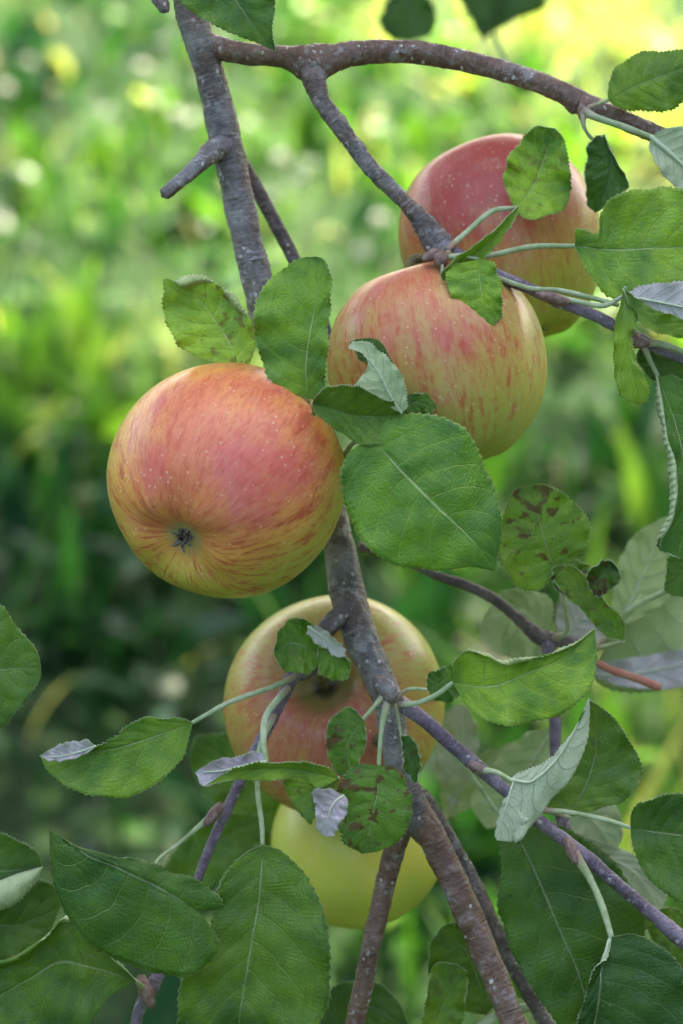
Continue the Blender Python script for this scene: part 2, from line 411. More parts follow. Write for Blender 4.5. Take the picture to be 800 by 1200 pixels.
LEAFN = [0]
def leaf(parent, mid, E1, E2, z=0.0, face='top', cup=0.0, arch=0.0, wave=1.0, wf=2.3, pet=None, col=(.3, 0, .4, 0),
         fold1=None, fold2=None, teeth=1.0, pr=2.3, name='leaf', label=None, nv=190, ribw=2.0, pucker=1.0, thick=.28, edgecurl=0.0):
    LEAFN[0] += 1; seed = LEAFN[0]; rng = random.Random(seed)
    def zz(l):                      # third coordinate is mm relative to z
        return [(p[0], p[1], (p[2] if len(p) > 2 else 0.0)) for p in l]
    mid = zz(mid); base, tip = mid[0], mid[-1]
    def zfill(l, ref):
        out = []
        for i, p in enumerate(l):
            if len(p) > 2: out.append(tuple(p))
            else:
                m = ref[min(len(ref)-1, int(round((i+1)/(len(l)+1)*(len(ref)-1))))]
                out.append((p[0], p[1], m[2]))
        return out
    def edge(l): return cr([base]+zfill(l, mid)+[tip], nv)
    m = cr(mid, nv); A = edge(E1); B = edge(E2)
    d = np.array([tip[0]-base[0], -(tip[1]-base[1])]); lf = np.array([-d[1], d[0]])
    ca = A.mean(0)-B.mean(0); sA = lf @ np.array([ca[0], -ca[1]])
    f1 = cr([base]+zfill(fold1, mid)+[tip], nv) if fold1 else None
    f2 = cr([base]+zfill(fold2, mid)+[tip], nv) if fold2 else None
    if (sA < 0) != (face == 'under'): A, B = B, A; f1, f2 = f2, f1
    v = np.linspace(0, 1, nv)
    nh = 13
    def half(E, Fo, sgn):
        rows = []
        us = np.linspace(0, 1, nh)[1:]
        ph = rng.uniform(0, 6.28)
        # teeth
        nt = rng.randint(30, 38)
        fr = (v*nt+rng.random()) % 1.0
        tooth = (fr**1.6)*(1-np.clip((fr-.86)/.14, 0, 1))
        env = np.clip(np.sin(v*math.pi)*3, 0, 1)
        wpx = np.linalg.norm((E-m)[:, :2], axis=1)+1e-6
        irr = np.array([noise.noise(Vector((x*9, seed*3.3, sgn))) for x in v])
        irr2 = np.array([noise.noise(Vector((x*30, seed*5.3, sgn))) for x in v])
        for u in us:
            q = m + (E-m)*u
            amp = ((tooth-.45)*3.0*teeth + irr*3.4 + irr2*.9)*env/wpx*(u**7)
            q = q.copy(); q[:, :2] += (E-m)[:, :2]*amp[:, None]
            q[:, 2] += cup*(u**1.7)*np.sin(v*math.pi)**.6
            q[:, 2] += wave*1.7*(u**1.8)*np.sin(2*math.pi*v*wf+ph)*np.sin(v*math.pi)
            q[:, 2] += wave*.8*(u**2)*np.sin(2*math.pi*v*wf*2.7+ph*2)*np.sin(v*math.pi)
            q[:, 2] -= edgecurl*np.clip((u-.8)/.2, 0, 1)**2*3
            rows.append((u if Fo is None else u*.72, q))
        if Fo is not None:
            e = rows[-1][1]
            for t in np.linspace(0, 1, 8)[1:]:
                q = e + (Fo-e)*t
                q[:, 2] += 3.0*math.sin(math.pi*min(t*1.0, 1))*np.clip(np.linalg.norm((Fo-e)[:, :2], axis=1)/12, 0, 1)
                rows.append((.72+.28*t, q))
        return rows
    left = half(A, f1, -1); right = half(B, f2, 1)
    rows = [(-u, q) for u, q in reversed(left)] + [(0.0, m)] + [(u, q) for u, q in right]
    U = np.array([r[0] for r in rows]); G = np.stack([r[1] for r in rows], 1)     # nv x nu x 3 (px, px, mm)
    G = G.copy(); G[:, :, 2] += z + arch*np.sin(v*math.pi)[:, None]
    W = P(G[..., 0], G[..., 1], G[..., 2])
    nu = len(U)
    N = np.cross(np.gradient(W, axis=1), np.gradient(W, axis=0))
    ln = np.linalg.norm(N, axis=2, keepdims=True); N = N/(ln+1e-12)
    # the degenerate rows at base and tip take their neighbour's normal
    N[0] = N[2]; N[1] = N[2]; N[-1] = N[-3]; N[-2] = N[-3]
    # u runs left->right seen from above the leaf, v base->tip: N = dR x dT points out of the upper face
    au = np.abs(U)[None, :]; vv = v[:, None]
    s0 = vv-.25*au**1.3
    dd = np.abs(((s0*NV+(U[None, :] > 0)*.43) % 1.0)-.5)
    h = -.32*np.exp(-(dd/.08)**2)*(1-.5*au) + .26*np.clip(dd*2, 0, 1)
    h = h*np.clip(au*5, 0, 1) - .55*np.exp(-(au/.07)**2)
    nz = np.array([[noise.noise(Vector((W[i, j, 0]*95, W[i, j, 1]*95+W[i, j, 2]*70, seed))) for j in range(nu)] for i in range(0, nv, 3)])
    nz = np.repeat(nz, 3, axis=0)[:nv]
    wid = np.clip(np.linalg.norm(W[:, 0]-W[:, -1], axis=1)/.03, 0, 1)[:, None]
    h = (h*pucker+nz*1.7)*wid*np.clip(np.sin(vv*math.pi)*4, 0, 1)
    W = W + N*h[..., None]*.001
    N = np.cross(np.gradient(W, axis=1), np.gradient(W, axis=0)); N /= np.linalg.norm(N, axis=2, keepdims=True)+1e-12
    N[0] = N[2]; N[1] = N[2]; N[-1] = N[-3]; N[-2] = N[-3]
    th = thick*.001*np.ones((nv, nu)); th[:, 0] *= .6; th[:, -1] *= .6
    top = W+N*th[..., None]*.5; bot = W-N*th[..., None]*.5
    V = np.concatenate([top.reshape(-1, 3), bot.reshape(-1, 3)])
    uvt = np.stack([np.broadcast_to(U*.5+.5, (nv, nu)), np.broadcast_to(v[:, None], (nv, nu))], -1).reshape(-1, 2)
    UV = np.concatenate([uvt, uvt])
    I = np.arange(nv*nu).reshape(nv, nu); o = nv*nu
    a, b, c, e = I[:-1, :-1].ravel(), I[:-1, 1:].ravel(), I[1:, 1:].ravel(), I[1:, :-1].ravel()
    F = [np.stack([a, b, c, e], 1), np.stack([e+o, c+o, b+o, a+o], 1)]
    fm = [np.zeros(len(a)), np.ones(len(a))]
    for j, rev in ((0, 0), (nu-1, 1)):
        p, q = I[:-1, j], I[1:, j]
        f = np.stack([p, q, q+o, p+o], 1)
        if rev: f = f[:, ::-1]
        F.append(f); fm.append(np.full(len(p), 2))
    lo = mesh_obj(name, V, np.concatenate(F), [M['top'], M['under'], M['rim']], parent, origin=W[0, nu//2],
                  fm=np.concatenate(fm), uv=UV)
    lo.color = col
    if label: lo['label'] = label
    # midrib: a raised rib along the underside
    k = list(range(0, int(nv*.93), 3))
    j = nu//2
    rw = pr*K*.8*np.linspace(.62, .12, len(k))*ribw/2.0
    cw = np.array([W[i, j]-N[i, j]*(rw[q]*.55+.0001) for q, i in enumerate(k)])
    tube3('midrib', lo, cw, rw, M['rib'], seg=8)
    if pet:
        pts = [(p[0], p[1], p[2] if len(p) > 2 else z, p[3] if len(p) > 3 else pr*(1.35 if i == 0 else 1.0)) for i, p in enumerate(pet)]
        pts.append((base[0], base[1], z+base[2]-.3, pr*.8))
        # run a little way onto the blade so that the joint is continuous
        tube('petiole', lo, pts, M['pet'], seg=10, rough=.05, seed=seed)
    return lo

def apple(cx, cy, cz, rx, ry, calyx, mat, label, seed=0, stalk=None, hs=1.0, cone=.08, lobes=.02, dst=.38, dca=.20, wide=1.0):
    """rx: radius in photo pixels at its depth; calyx: direction of the eye in (right, up, towards camera)"""
    c = P(cx, cy, cz); d = .80-cz/1000; R = rx*K*d
    ax = -camdir(calyx)                       # axis towards the stalk
    t = np.cross(ax, FWD if abs(ax @ FWD) < .95 else RGT); t /= np.linalg.norm(t); b = np.cross(ax, t)
    o = empty('apple', c, label, 'apple', 'apples hanging on the branches')
    nt, na = 130, 160
    V = []; ST = []; TH = []
    for i in range(nt+1):
        th = math.pi*i/nt
        for jx in range(na):
            f = 2*math.pi*jx/na
            x = R*math.sin(th)**.94*(1+cone*math.cos(th)) if 0 < i < nt else 0
            y = R*hs*math.cos(th) - R*dst*math.exp(-(th/.26)**2) + R*dca*math.exp(-((math.pi-th)/.27)**2)
            y -= R*.05*math.exp(-((th-.55)/.3)**2)*0
            lb = 1+lobes*math.cos(5*f+seed)*(math.sin(th/2)**4)+lobes*.5*math.cos(3*f+seed*2)*math.sin(th)
            nn = noise.noise(Vector((math.sin(th)*math.cos(f)*1.1, math.sin(th)*math.sin(f)*1.1, math.cos(th)*1.1+seed*9)))
            lb *= 1+.035*nn
            x *= lb
            if th > 2.4: y += R*.018*math.cos(5*f+seed)*math.exp(-((math.pi-th-.42)/.2)**2)
            V.append(c+ax*y+(t*math.cos(f)+b*math.sin(f))*x)
            ST.append((math.cos(f), math.sin(f), th*.36+seed)); TH.append(th)
    F = []
    for i in range(nt):
        for jx in range(na):
            k = (jx+1) % na
            F.append((i*na+jx, i*na+k, (i+1)*na+k, (i+1)*na+jx))
    V = np.array(V)
    # fix the handedness so that faces look outwards
    f0 = F[(nt//2)*na]; nrm = np.cross(V[f0[1]]-V[f0[0]], V[f0[2]]-V[f0[0]])
    if nrm @ (V[f0[0]]-c) < 0: F = [f[::-1] for f in F]
    mesh_obj('fruit', V, F, mat, o, origin=c, attrs={'streak': ('FLOAT_VECTOR', ST), 'theta': ('FLOAT', TH)})
    # the eye: withered sepals and stamens in the basin
    rng = random.Random(seed+5)
    VV = []; FF = []
    cb = c-ax*(R*hs-R*dca)
    def strip(p0, dirs, w0):
        k0 = len(VV); m_ = len(dirs)
        p = np.array(p0)
        for i, dv in enumerate(dirs):
            wv = np.cross(dv, ax); wv /= np.linalg.norm(wv)+1e-9
            w = w0*(1-i/m_)**.7
            nn = np.cross(dv, wv); nn /= np.linalg.norm(nn)+1e-9
            for q in ((1, 0), (0, .5), (-1, 0), (0, -.5)): VV.append(p+wv*w*q[0]+nn*w*q[1])
            if i:
                for q in range(4):
                    FF.append((k0+(i-1)*4+q, k0+(i-1)*4+(q+1) % 4, k0+i*4+(q+1) % 4, k0+i*4+q))
            p = p+dv*R*.028
    for s in range(5):
        f = 2*math.pi*s/5+rng.random()*.5
        rad = t*math.cos(f)+b*math.sin(f)
        dirs = []
        for i in range(6):
            bend = -0.3+i*.42+rng.uniform(-.3, .3)
            dirs.append((-ax)*math.cos(bend)+rad*math.sin(bend)+np.cross(ax, rad)*rng.uniform(-.4, .4))
        strip(cb+rad*R*.055, dirs, R*.030)
    for s in range(9):
        f = rng.random()*6.28; rad = t*math.cos(f)+b*math.sin(f)
        strip(cb+rad*R*.02, [(-ax)+rad*rng.uniform(-.2, .9)+np.cross(ax, rad)*rng.uniform(-.5, .5) for _ in range(4)], R*.010)
    mesh_obj('calyx', VV, FF, M['dry'], o, origin=cb)
    if stalk is not None:
        p0 = c+ax*(R*hs*.66); p3 = P(*stalk[-1][:3])
        pts = [p0, c+ax*(R*hs*.98)] + [P(*s[:3]) for s in stalk]
        cc = cr(np.array(pts), 24)
        tube3('stalk', o, cc, np.linspace(.0014, .0021, 24), M['stalk'], seg=10, rough=.1)
    return o

# ------------------------------------------------------------------ ground and meadow
def mat_ground():
    t = NT('meadow_soil'); tc = t.n('ShaderNodeTexCoord')
    n = t.noise(tc.outputs['Object'], 5, 5); n2 = t.noise(tc.outputs['Object'], 30, 4)
    c = t.mix(t.ramp(n, .35, .65), (.014, .034, .014, 1), (.030, .068, .022, 1))
    c = t.mix(t.ramp(n2, .5, .7), c, (.028, .038, .018, 1))
    return t.finish(c, .95, t.bump(n2, .02, 1.0), spec=.1)
GS = 400.0
gv = []; gf = []
xs = np.r_[-GS, -60, -15, np.linspace(-5, 5, 41), 15, 60, GS]; ys = np.r_[-GS, -60, -10, np.linspace(-1, 12, 53), 20, 60, GS]
def gz(x, y): return .05*noise.noise(Vector((x*.5, y*.5, 1)))+.02*noise.noise(Vector((x*1.7, y*1.7, 4)))
for y in ys:
    for x in xs: gv.append((x, y, gz(x, y)))
nx = len(xs)
for j in range(len(ys)-1):
    for i in range(nx-1): gf.append((j*nx+i, j*nx+i+1, (j+1)*nx+i+1, (j+1)*nx+i))
g = mesh_obj('ground', gv, gf, mat_ground(), origin=(0, 0, 0)); g['kind'] = 'structure'

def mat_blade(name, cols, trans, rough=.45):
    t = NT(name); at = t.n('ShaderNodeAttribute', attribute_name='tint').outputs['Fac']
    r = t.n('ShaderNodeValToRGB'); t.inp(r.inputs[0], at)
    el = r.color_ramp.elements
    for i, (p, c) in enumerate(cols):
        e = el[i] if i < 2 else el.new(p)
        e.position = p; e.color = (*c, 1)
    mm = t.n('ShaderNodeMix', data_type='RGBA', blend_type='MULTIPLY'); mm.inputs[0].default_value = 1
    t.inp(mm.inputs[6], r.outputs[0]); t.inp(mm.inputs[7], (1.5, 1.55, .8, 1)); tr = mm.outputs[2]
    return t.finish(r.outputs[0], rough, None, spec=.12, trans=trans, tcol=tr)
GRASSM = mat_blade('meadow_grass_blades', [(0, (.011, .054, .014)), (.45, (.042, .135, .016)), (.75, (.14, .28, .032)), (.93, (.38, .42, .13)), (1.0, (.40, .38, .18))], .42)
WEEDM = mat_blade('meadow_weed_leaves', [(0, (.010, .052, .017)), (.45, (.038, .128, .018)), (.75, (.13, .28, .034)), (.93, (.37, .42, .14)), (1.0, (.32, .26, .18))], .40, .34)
rs = np.random.RandomState(4)
def blades(name, n, hr, wr, lean, mat, region, shape, label, cat, droop=.5, clump=None, segs=5):
    x0, x1, y0, y1 = region
    if clump:
        nc = n//clump
        cx = rs.uniform(x0, x1, nc); cy = rs.uniform(y0, y1, nc)
        bx = np.repeat(cx, clump)+rs.normal(0, .02, nc*clump); by = np.repeat(cy, clump)+rs.normal(0, .02, nc*clump); n = nc*clump
    else: bx = rs.uniform(x0, x1, n); by = rs.uniform(y0, y1, n)
    # keep to the wedge the place is seen from, with room to step aside
    keep = np.abs(bx) < .55+.38*by
    # bare patches
    pn = np.array([noise.noise(Vector((a*1.6, b_*1.6, 9))) for a, b_ in zip(bx, by)])
    keep &= rs.rand(n) < np.clip(.85+pn*1.3, .15, 1)
    bx, by, pn = bx[keep], by[keep], pn[keep]; n = len(bx)
    H = rs.uniform(*hr, n)*(1+pn*.5)*np.clip(1.25-.17*by, .45, 1); Wd = rs.uniform(*wr, n)
    az = rs.uniform(0, 2*math.pi, n); ln = np.abs(rs.normal(0, lean, n))+.08
    dx, dy = np.cos(az), np.sin(az)
    t = np.linspace(0, 1, segs+1)
    bz = .05*0
    V = np.zeros((n, segs+1, 2, 3))
    tw = rs.uniform(-.9, .9, n)
    sx, sy = np.cos(az+math.pi/2+tw), np.sin(az+math.pi/2+tw)
    for i, tt in enumerate(t):
        ang = ln*(1+droop*2*tt)
        out = H*tt*np.sin(np.clip(ang, 0, 1.9)); up = H*tt*np.cos(np.clip(ang, 0, 1.9))
        w = Wd*.5*shape(tt)
        for s, sg in enumerate((-1, 1)):
            V[:, i, s, 0] = bx+dx*out+sx*w*sg; V[:, i, s, 1] = by+dy*out+sy*w*sg
            V[:, i, s, 2] = up+.01
    z0 = np.array([gz(a, b_) for a, b_ in zip(bx, by)])
    V[..., 2] += z0[:, None, None]
    base = (np.arange(n)*(segs+1)*2)[:, None]
    k = (np.arange(segs)*2)[None, :]
    a = (base+k).ravel()
    F = np.stack([a, a+1, a+3, a+2], 1)
    col = np.array([(noise.noise(Vector((a_*1.5, b_*1.1, 2)))+.6*noise.noise(Vector((a_*4.5, b_*3, 7))))*.8 for a_, b_ in zip(bx, by)])
    tint = np.clip(-.20+.145*by+.60*np.clip(bx+.05, -.8, .8)+col*1.05+rs.normal(0, .18, n), 0, .92)  # patchy growth; near and left shade also painted into the blade colour
    dead = rs.rand(n) < np.where(by > 3.4, .05, .012); tint[dead] = rs.uniform(.93, 1, dead.sum())
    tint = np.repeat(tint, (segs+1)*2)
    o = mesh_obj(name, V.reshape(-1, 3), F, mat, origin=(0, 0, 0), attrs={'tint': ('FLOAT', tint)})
    o['kind'] = 'stuff'; o['label'] = label; o['category'] = cat
    return o
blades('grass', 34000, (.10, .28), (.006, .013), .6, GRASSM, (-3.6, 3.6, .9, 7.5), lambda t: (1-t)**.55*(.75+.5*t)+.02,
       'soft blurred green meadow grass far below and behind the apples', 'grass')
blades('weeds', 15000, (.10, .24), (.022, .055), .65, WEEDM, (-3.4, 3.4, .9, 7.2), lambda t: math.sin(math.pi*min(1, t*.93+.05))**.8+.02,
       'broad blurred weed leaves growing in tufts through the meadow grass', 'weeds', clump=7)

# added pale balls on stems, standing in for sun glints in the grass
GLINTM = plain('glint_ball_pale', (.62, .62, .55, 1), (.80, .78, .70, 1), 300, .6, trans=.3)
def on_ground(px, py, h):
    o = P(px, py, 0); dv = o-CAM; s = (h-CAM[2])/dv[2]; return CAM+dv*s
def make_glint():
    o = empty('glint_ball', (0, 0, 0), 'small pale ball added for a sun glint, a blurred disc among the sunlit grass', 'glint_stand_in', 'added glint balls in the meadow')
    tube3('stem', o, cr(np.array([(0, 0, -.16), (.004, .001, -.08), (0, 0, 0)]), 8), np.full(8, .0012), M['pet'], seg=6)
    V = []; F = []; rg = random.Random(3); nu_, nv_ = 14, 9
    for i in range(nv_+1):
        for j in range(nu_):
            th = math.pi*i/nv_; f = 2*math.pi*j/nu_; rr = .0105*(1+.16*((i+j) % 2)+rg.uniform(-.06, .06))
            V.append((rr*math.sin(th)*math.cos(f), rr*math.sin(th)*math.sin(f), .008+rr*math.cos(th)*.9))
    for i in range(nv_):
        for j in range(nu_):
            k = (j+1) % nu_; F.append((i*nu_+j, (i+1)*nu_+j, (i+1)*nu_+k, i*nu_+k))
    mesh_obj('glint_head', V, F, GLINTM, o, origin=(0, 0, 0), smooth=False)
    return o
glint0 = make_glint()
for i, (px, py) in enumerate([(182, 122), (206, 138), (168, 84), (8, 108), (424, 300), (330, 190), (352, 214), (608, 8), (655, 30), (445, 262), (316, 236), (700, 215)]):
    o = glint0
    if i:
        o = glint0.copy(); COL.objects.link(o)
        for ch in glint0.children: c2 = ch.copy(); COL.objects.link(c2); c2.parent = o
    o.location = on_ground(px, py, .27); o.rotation_euler = (0, 0, i)

# ------------------------------------------------------------------ the crown of the tree, above and behind, that shades the branch
def canopy():
    o = empty('unseen_apple_tree', (.9, 3.4, 0), 'leafy crown of the apple tree overhead, outside the picture', 'tree')
    rg = np.random.RandomState(12)
    w = cr(np.array([(.9, 3.4, -.05), (.93, 3.42, .8), (1.0, 3.5, 1.5), (1.0, 3.5, 2.2)]), 30)
    C0 = []
    n = 0
    cl = []
    while len(cl) < 1250:
        p = np.array([rg.uniform(-2.2, 2.9), rg.uniform(1.25, 5.1), rg.uniform(2.1, 2.75)])
        near = math.hypot(p[0]-.36, p[1]-1.75) < .75
        if not near and noise.noise(Vector((p[0]*1.5, p[1]*1.5, 3.3))) < -.24-.16*(p[1] < 3.9)+.45*max(0, p[1]-4.4)+.32*(p[0]-.35): continue
        cl.append(p)
    for q in range(260): cl.append(np.array([.36+rg.normal(0, .36), 1.75+rg.normal(0, .36), rg.uniform(2.1, 2.7)]))
    V = []; F = []
    for c in cl:
        k = rg.randint(12, 24)
        for q in range(k):
            p = c+rg.normal(0, .085, 3); a = rg.normal(0, 1, 3); a[2] *= .5; a /= np.linalg.norm(a)
            b = np.cross(a, rg.normal(0, 1, 3)); b /= np.linalg.norm(b)
            L = rg.uniform(.06, .10); W_ = L*.36; i = len(V)
            V += [p, p+a*L*.35+b*W_, p+a*L, p+a*L*.35-b*W_]; F.append((i, i+1, i+2, i+3))
    mesh_obj('crown', V, F, GRASSM, o, origin=(.9, 3.4, 2.4), smooth=False)
    tr = cr(np.array([(1.9, 4.6, -.1), (1.95, 4.55, .7), (1.8, 4.4, 1.5), (1.2, 3.6, 2.2), (.3, 2.6, 2.45), (-.5, 1.8, 2.5)]), 60)
    tube3('trunk', o, tr, np.linspace(.10, .02, 60), M['bark_dark'], seg=16, rough=.12)
canopy()
# added unseen trees, blocking low sky light from behind and beside the viewer
def sky_block_tree():
    o = empty('unseen_apple_tree', (-1.2, -3.6, 0), 'added unseen apple tree, blocking low sky light, behind the viewer', 'tree', 'added sky-blocking trees around the viewer')
    rg = np.random.RandomState(5); n = 6500
    d = rg.normal(0, 1, (n, 3)); d /= np.linalg.norm(d, axis=1)[:, None]; d *= rg.uniform(.45, 1, (n, 1))**.6
    c = d*np.array([1.5, 1.2, 1.35])+np.array([0, 0, 2.0]); c += .12*np.sin(c[:, ::-1]*7)
    a_ = rg.normal(0, 1, (n, 3)); a_ /= np.linalg.norm(a_, axis=1)[:, None]
    b_ = np.cross(a_, rg.normal(0, 1, (n, 3))); b_ /= np.linalg.norm(b_, axis=1)[:, None]
    V = np.stack([c, c+a_*.07+b_*.045, c+a_*.17, c+a_*.07-b_*.045], 1).reshape(-1, 3)
    at = np.array([-1.2, -3.6, 0])
    mesh_obj('crown', V+at, np.arange(n*4).reshape(n, 4), GRASSM, o, origin=(-1.2, -3.6, 0), smooth=False)
    tube3('trunk', o, cr(np.array([(0, 0, -.1), (.05, .02, .7), (-.03, 0, 1.4), (0, .05, 2.2)])+at, 30), np.linspace(.10, .05, 30), M['bark_dark'], seg=14, rough=.12)
    return o
ot = sky_block_tree()
for k, (x, y) in enumerate([(-4.4, -3.4), (2.3, -3.0), (4.2, -1.4), (-5.2, .2), (4.6, 1.2)]):
    t2 = ot.copy(); COL.objects.link(t2); t2.location = (x, y, 0); t2.rotation_euler = (0, 0, k*1.3); t2.scale = (1.3, 1.3, 1.45)
    for ch in ot.children: c2 = ch.copy(); COL.objects.link(c2); c2.parent = t2

# ------------------------------------------------------------------ apples
A1 = mat_apple('apple_skin_pink_cheek', camdir((-.10, .26, .96)), (.44, .40, .08, 1), (.70, .31, .085, 1), (.66, .18, .10, 1), .50, 1.0, alt=(.62, .11, .14, 1), eye=.35, smooth=.6)
A2 = mat_apple('apple_skin_striped', camdir((-.25, .60, .74)), (.37, .36, .08, 1), (.46, .29, .09, 1), (.50, .15, .08, 1), .66, .85, alt=(.53, .11, .12, 1), smooth=.4)
A3 = mat_apple('apple_skin_dark_red_top', camdir((-.35, .80, .45)), (.38, .36, .06, 1), (.46, .23, .08, 1), (.36, .045, .050, 1), .36, .6, alt=(.44, .08, .09, 1), smooth=.7)
A4 = mat_apple('apple_skin_dull_blush', camdir((-.25, -.16, .95)), (.34, .33, .07, 1), (.43, .27, .08, 1), (.48, .15, .11, 1), .66, .7, alt=(.48, .12, .15, 1), smooth=.3)
A5 = mat_apple('apple_skin_yellow', camdir((-.3, .8, .5)), (.50, .53, .10, 1), (.56, .49, .11, 1), (.44, .30, .10, 1), 1.5, .2)
apple(265, 563, 0, 139, 138, (-.39, -.585, .71), A1, 'large pink and orange apple with its dark eye showing, leftmost and nearest', seed=1, cone=.03, hs=.965, dst=.22, stalk=[(372, 478, -24), (376, 500, -33)])
apple(512, 429, -16, 128, 120, (.25, -.95, .02), A2, 'red-striped apple directly to the right of the pink apple with the dark eye', seed=2, cone=.03, hs=1.0, dst=.24, dca=.12, stalk=[(506, 300, -18), (515, 290, -6)])
apple(588, 285, -66, 117, 118, (.33, -.9, .15), A3, 'dark red topped apple behind a small folded leaf, highest of the five', seed=3, cone=.05, hs=1.1, stalk=[(548, 190, -92), (532, 232, -116), (502, 262, -92), (487, 253, -14)])
apple(392, 829, -74, 130, 114, (.13, -.38, -.91), A4, 'dull yellow apple with a blushed stalk hollow, behind the forking branch', seed=4, cone=.04, hs=.88, dst=.33, stalk=[(376, 786, -32), (377, 770, -24)])
apple(418, 992, -108, 101, 96, (.05, -.85, -.5), A5, 'plain yellow-green apple, lowest of the five and half hidden', seed=5, cone=.05, hs=.92, stalk=[(425, 905, -105), (432, 880, -60), (445, 865, -30)])

# ------------------------------------------------------------------ the main branch
B = empty('apple_branch', P(250, 100, -25), 'thick grey lenticelled apple branch running from top to bottom, with its side twigs and leaves', 'branch')
tube('limb', B, [(216, -60, -25, 20), (226, 20, -25, 19), (243, 75, -25, 17.5), (257, 130, -25, 18), (268, 180, -26, 19), (276, 215, -26, 18), (292, 290, -28, 18), (306, 345, -32, 18),
     (330, 430, -42, 18), (355, 510, -44, 17.5), (382, 580, -40, 17), (397, 640, -33, 18), (408, 700, -27, 20), (424, 750, -22, 20), (443, 795, -18, 18), (455, 825, -17, 18),
     (461, 870, -18, 16), (475, 925, -18, 17), (492, 965, -18, 19), (508, 985, -18, 16)], M['bark'], seg=44, rough=.075, rings=12, seed=2, knobs=[(.185, 3.1, .25, .5)])
tube('side_branch', B, [(232, 48, -28, 7), (250, 54, -26, 14), (285, 62, -20, 12.5), (330, 66, -16, 13), (350, 70, -14, 18), (366, 74, -13, 22), (382, 70, -14, 20), (396, 66, -15, 16), (410, 63, -16, 14.5), (445, 60, -17, 13.5), (490, 61, -18, 13.5), (540, 70, -19, 13),
     (600, 86, -20, 12.5), (650, 104, -20, 12.5), (686, 122, -19, 13.5), (730, 140, -19, 11.5), (790, 166, -18, 11), (860, 200, -16, 10)], M['bark_brown'], seg=32, rough=.085, rings=8, seed=3, knobs=[(.46, 2.5, .3, .4), (.70, 1.5, .25, .5)])
tube('twig', B, [(362, 62, -18, 8), (367, 86, -11, 15), (377, 117, -8, 11), (400, 150, -7, 10), (425, 185, -6, 9.5), (447, 210, -5, 10), (470, 233, -5, 9), (490, 255, -5, 11), (505, 275, -4, 15), (518, 290, -4, 16), (532, 298, -4, 9)],
     M['bark'], seg=32, rough=.17, rings=14, seed=4)
tube('twig', B, [(515, 288, -4, 9), (545, 304, -2, 8), (580, 321, 0, 7.5), (620, 338, 0, 7), (652, 352, 2, 7.5), (700, 371, 3, 7), (745, 395, 4, 7.5), (780, 412, 4, 6.5), (850, 440, 4, 6)], M['shoot'], seg=24, rough=.07, rings=5, seed=5, knobs=[(.42, 1.0, .3, .6)])
tube('stub', B, [(270, 168, -24, 12), (252, 175, -20, 13), (238, 187, -16, 10), (222, 203, -14, 8.5), (206, 216, -12, 8), (193, 228, -11, 8)], M['bark'], seg=28, rough=.2, rings=8, seed=6)
tube('twig', B, [(283, 190, -42, 9), (305, 228, -45, 8.5), (325, 265, -47, 8), (352, 318, -50, 8), (380, 380, -58, 7), (400, 440, -62, 6)], M['bark_dark'], seg=24, rough=.08, rings=3, seed=7)
tube('fork', B, [(480, 930, -18, 12), (496, 962, -17, 16), (510, 990, -15, 17), (527, 1025, -13, 16.5), (552, 1080, -11, 16), (580, 1145, -9, 15.5), (603, 1205, -8, 15), (640, 1300, -5, 15)], M['bark_brown'], seg=36, rough=.07, rings=5, seed=8, knobs=[(.3, 2.8, .22, .3), (.42, .3, .2, .3)])
tube('fork', B, [(490, 930, -26, 11), (516, 970, -28, 11), (545, 1020, -30, 10.5), (572, 1075, -31, 10), (600, 1130, -32, 9.5), (640, 1200, -33, 9), (690, 1290, -33, 9)], M['bark_dark'], seg=28, rough=.16, rings=5, seed=9)
tube('fork', B, [(480, 955, -20, 10), (468, 978, -22, 12), (459, 1003, -24, 12.5), (449, 1045, -26, 12), (436, 1100, -27, 11.5), (424, 1160, -28, 11.5), (412, 1215, -28, 11), (395, 1300, -28, 11)], M['bark_brown'], seg=28, rough=.11, rings=8, seed=10)
tube('spur', B, [(412, 706, -24, 13), (397, 722, -20, 11), (385, 735, -18, 11), (376, 750, -17, 10), (375, 768, -18, 8), (366, 785, -20, 7), (352, 789, -21, 9), (344, 792, -20, 8.5)], M['bark_dark'], seg=24, rough=.15, rings=5, seed=11)
tube('twig', B, [(360, 786, -21, 6), (346, 790, -20, 9), (334, 812, -19, 8), (318, 845, -18, 7), (300, 880, -18, 7), (282, 915, -17, 6.5), (266, 950, -16, 6.5), (250, 985, -15, 6), (234, 1025, -14, 5.5), (214, 1080, -12, 6), (192, 1130, -11, 7), (178, 1158, -10, 8.5), (163, 1185, -10, 7), (155, 1230, -10, 6)],
     M['shoot'], seg=22, rough=.07, rings=6, seed=12, knobs=[(.32, 2.8, .3, .6)])
tube('bud_spur', B, [(440, 795, -2, 6), (447, 803, 1, 11), (454, 811, 4, 12), (458, 817, 6, 9), (461, 822, 7, 5)], M['bark_dark'], seg=24, rough=.22, rings=9, seed=13)
tube('shoot', B, [(455, 815, -6, 9), (475, 829, 0, 9.5), (500, 847, 3, 8.5), (535, 878, 5, 8.5), (563, 902, 7, 8.5), (590, 925, 8, 7.5), (625, 957, 9, 8), (665, 988, 10, 8), (690, 1008, 11, 8.5), (730, 1042, 11, 7.5), (765, 1072, 12, 8), (795, 1098, 12, 10), (850, 1140, 12, 9)],
     M['shoot'], seg=26, rough=.06, rings=7, seed=14, knobs=[(.33, 2.0, .3, .5), (.60, 5.0, .3, .6)])
tube('bud', B, [(184, -8, -20, 6), (188, 0, -18, 9), (193, 8, -16, 7), (196, 12, -15, 3)], M['bark_dark'], seg=16, rough=.2, seed=15)
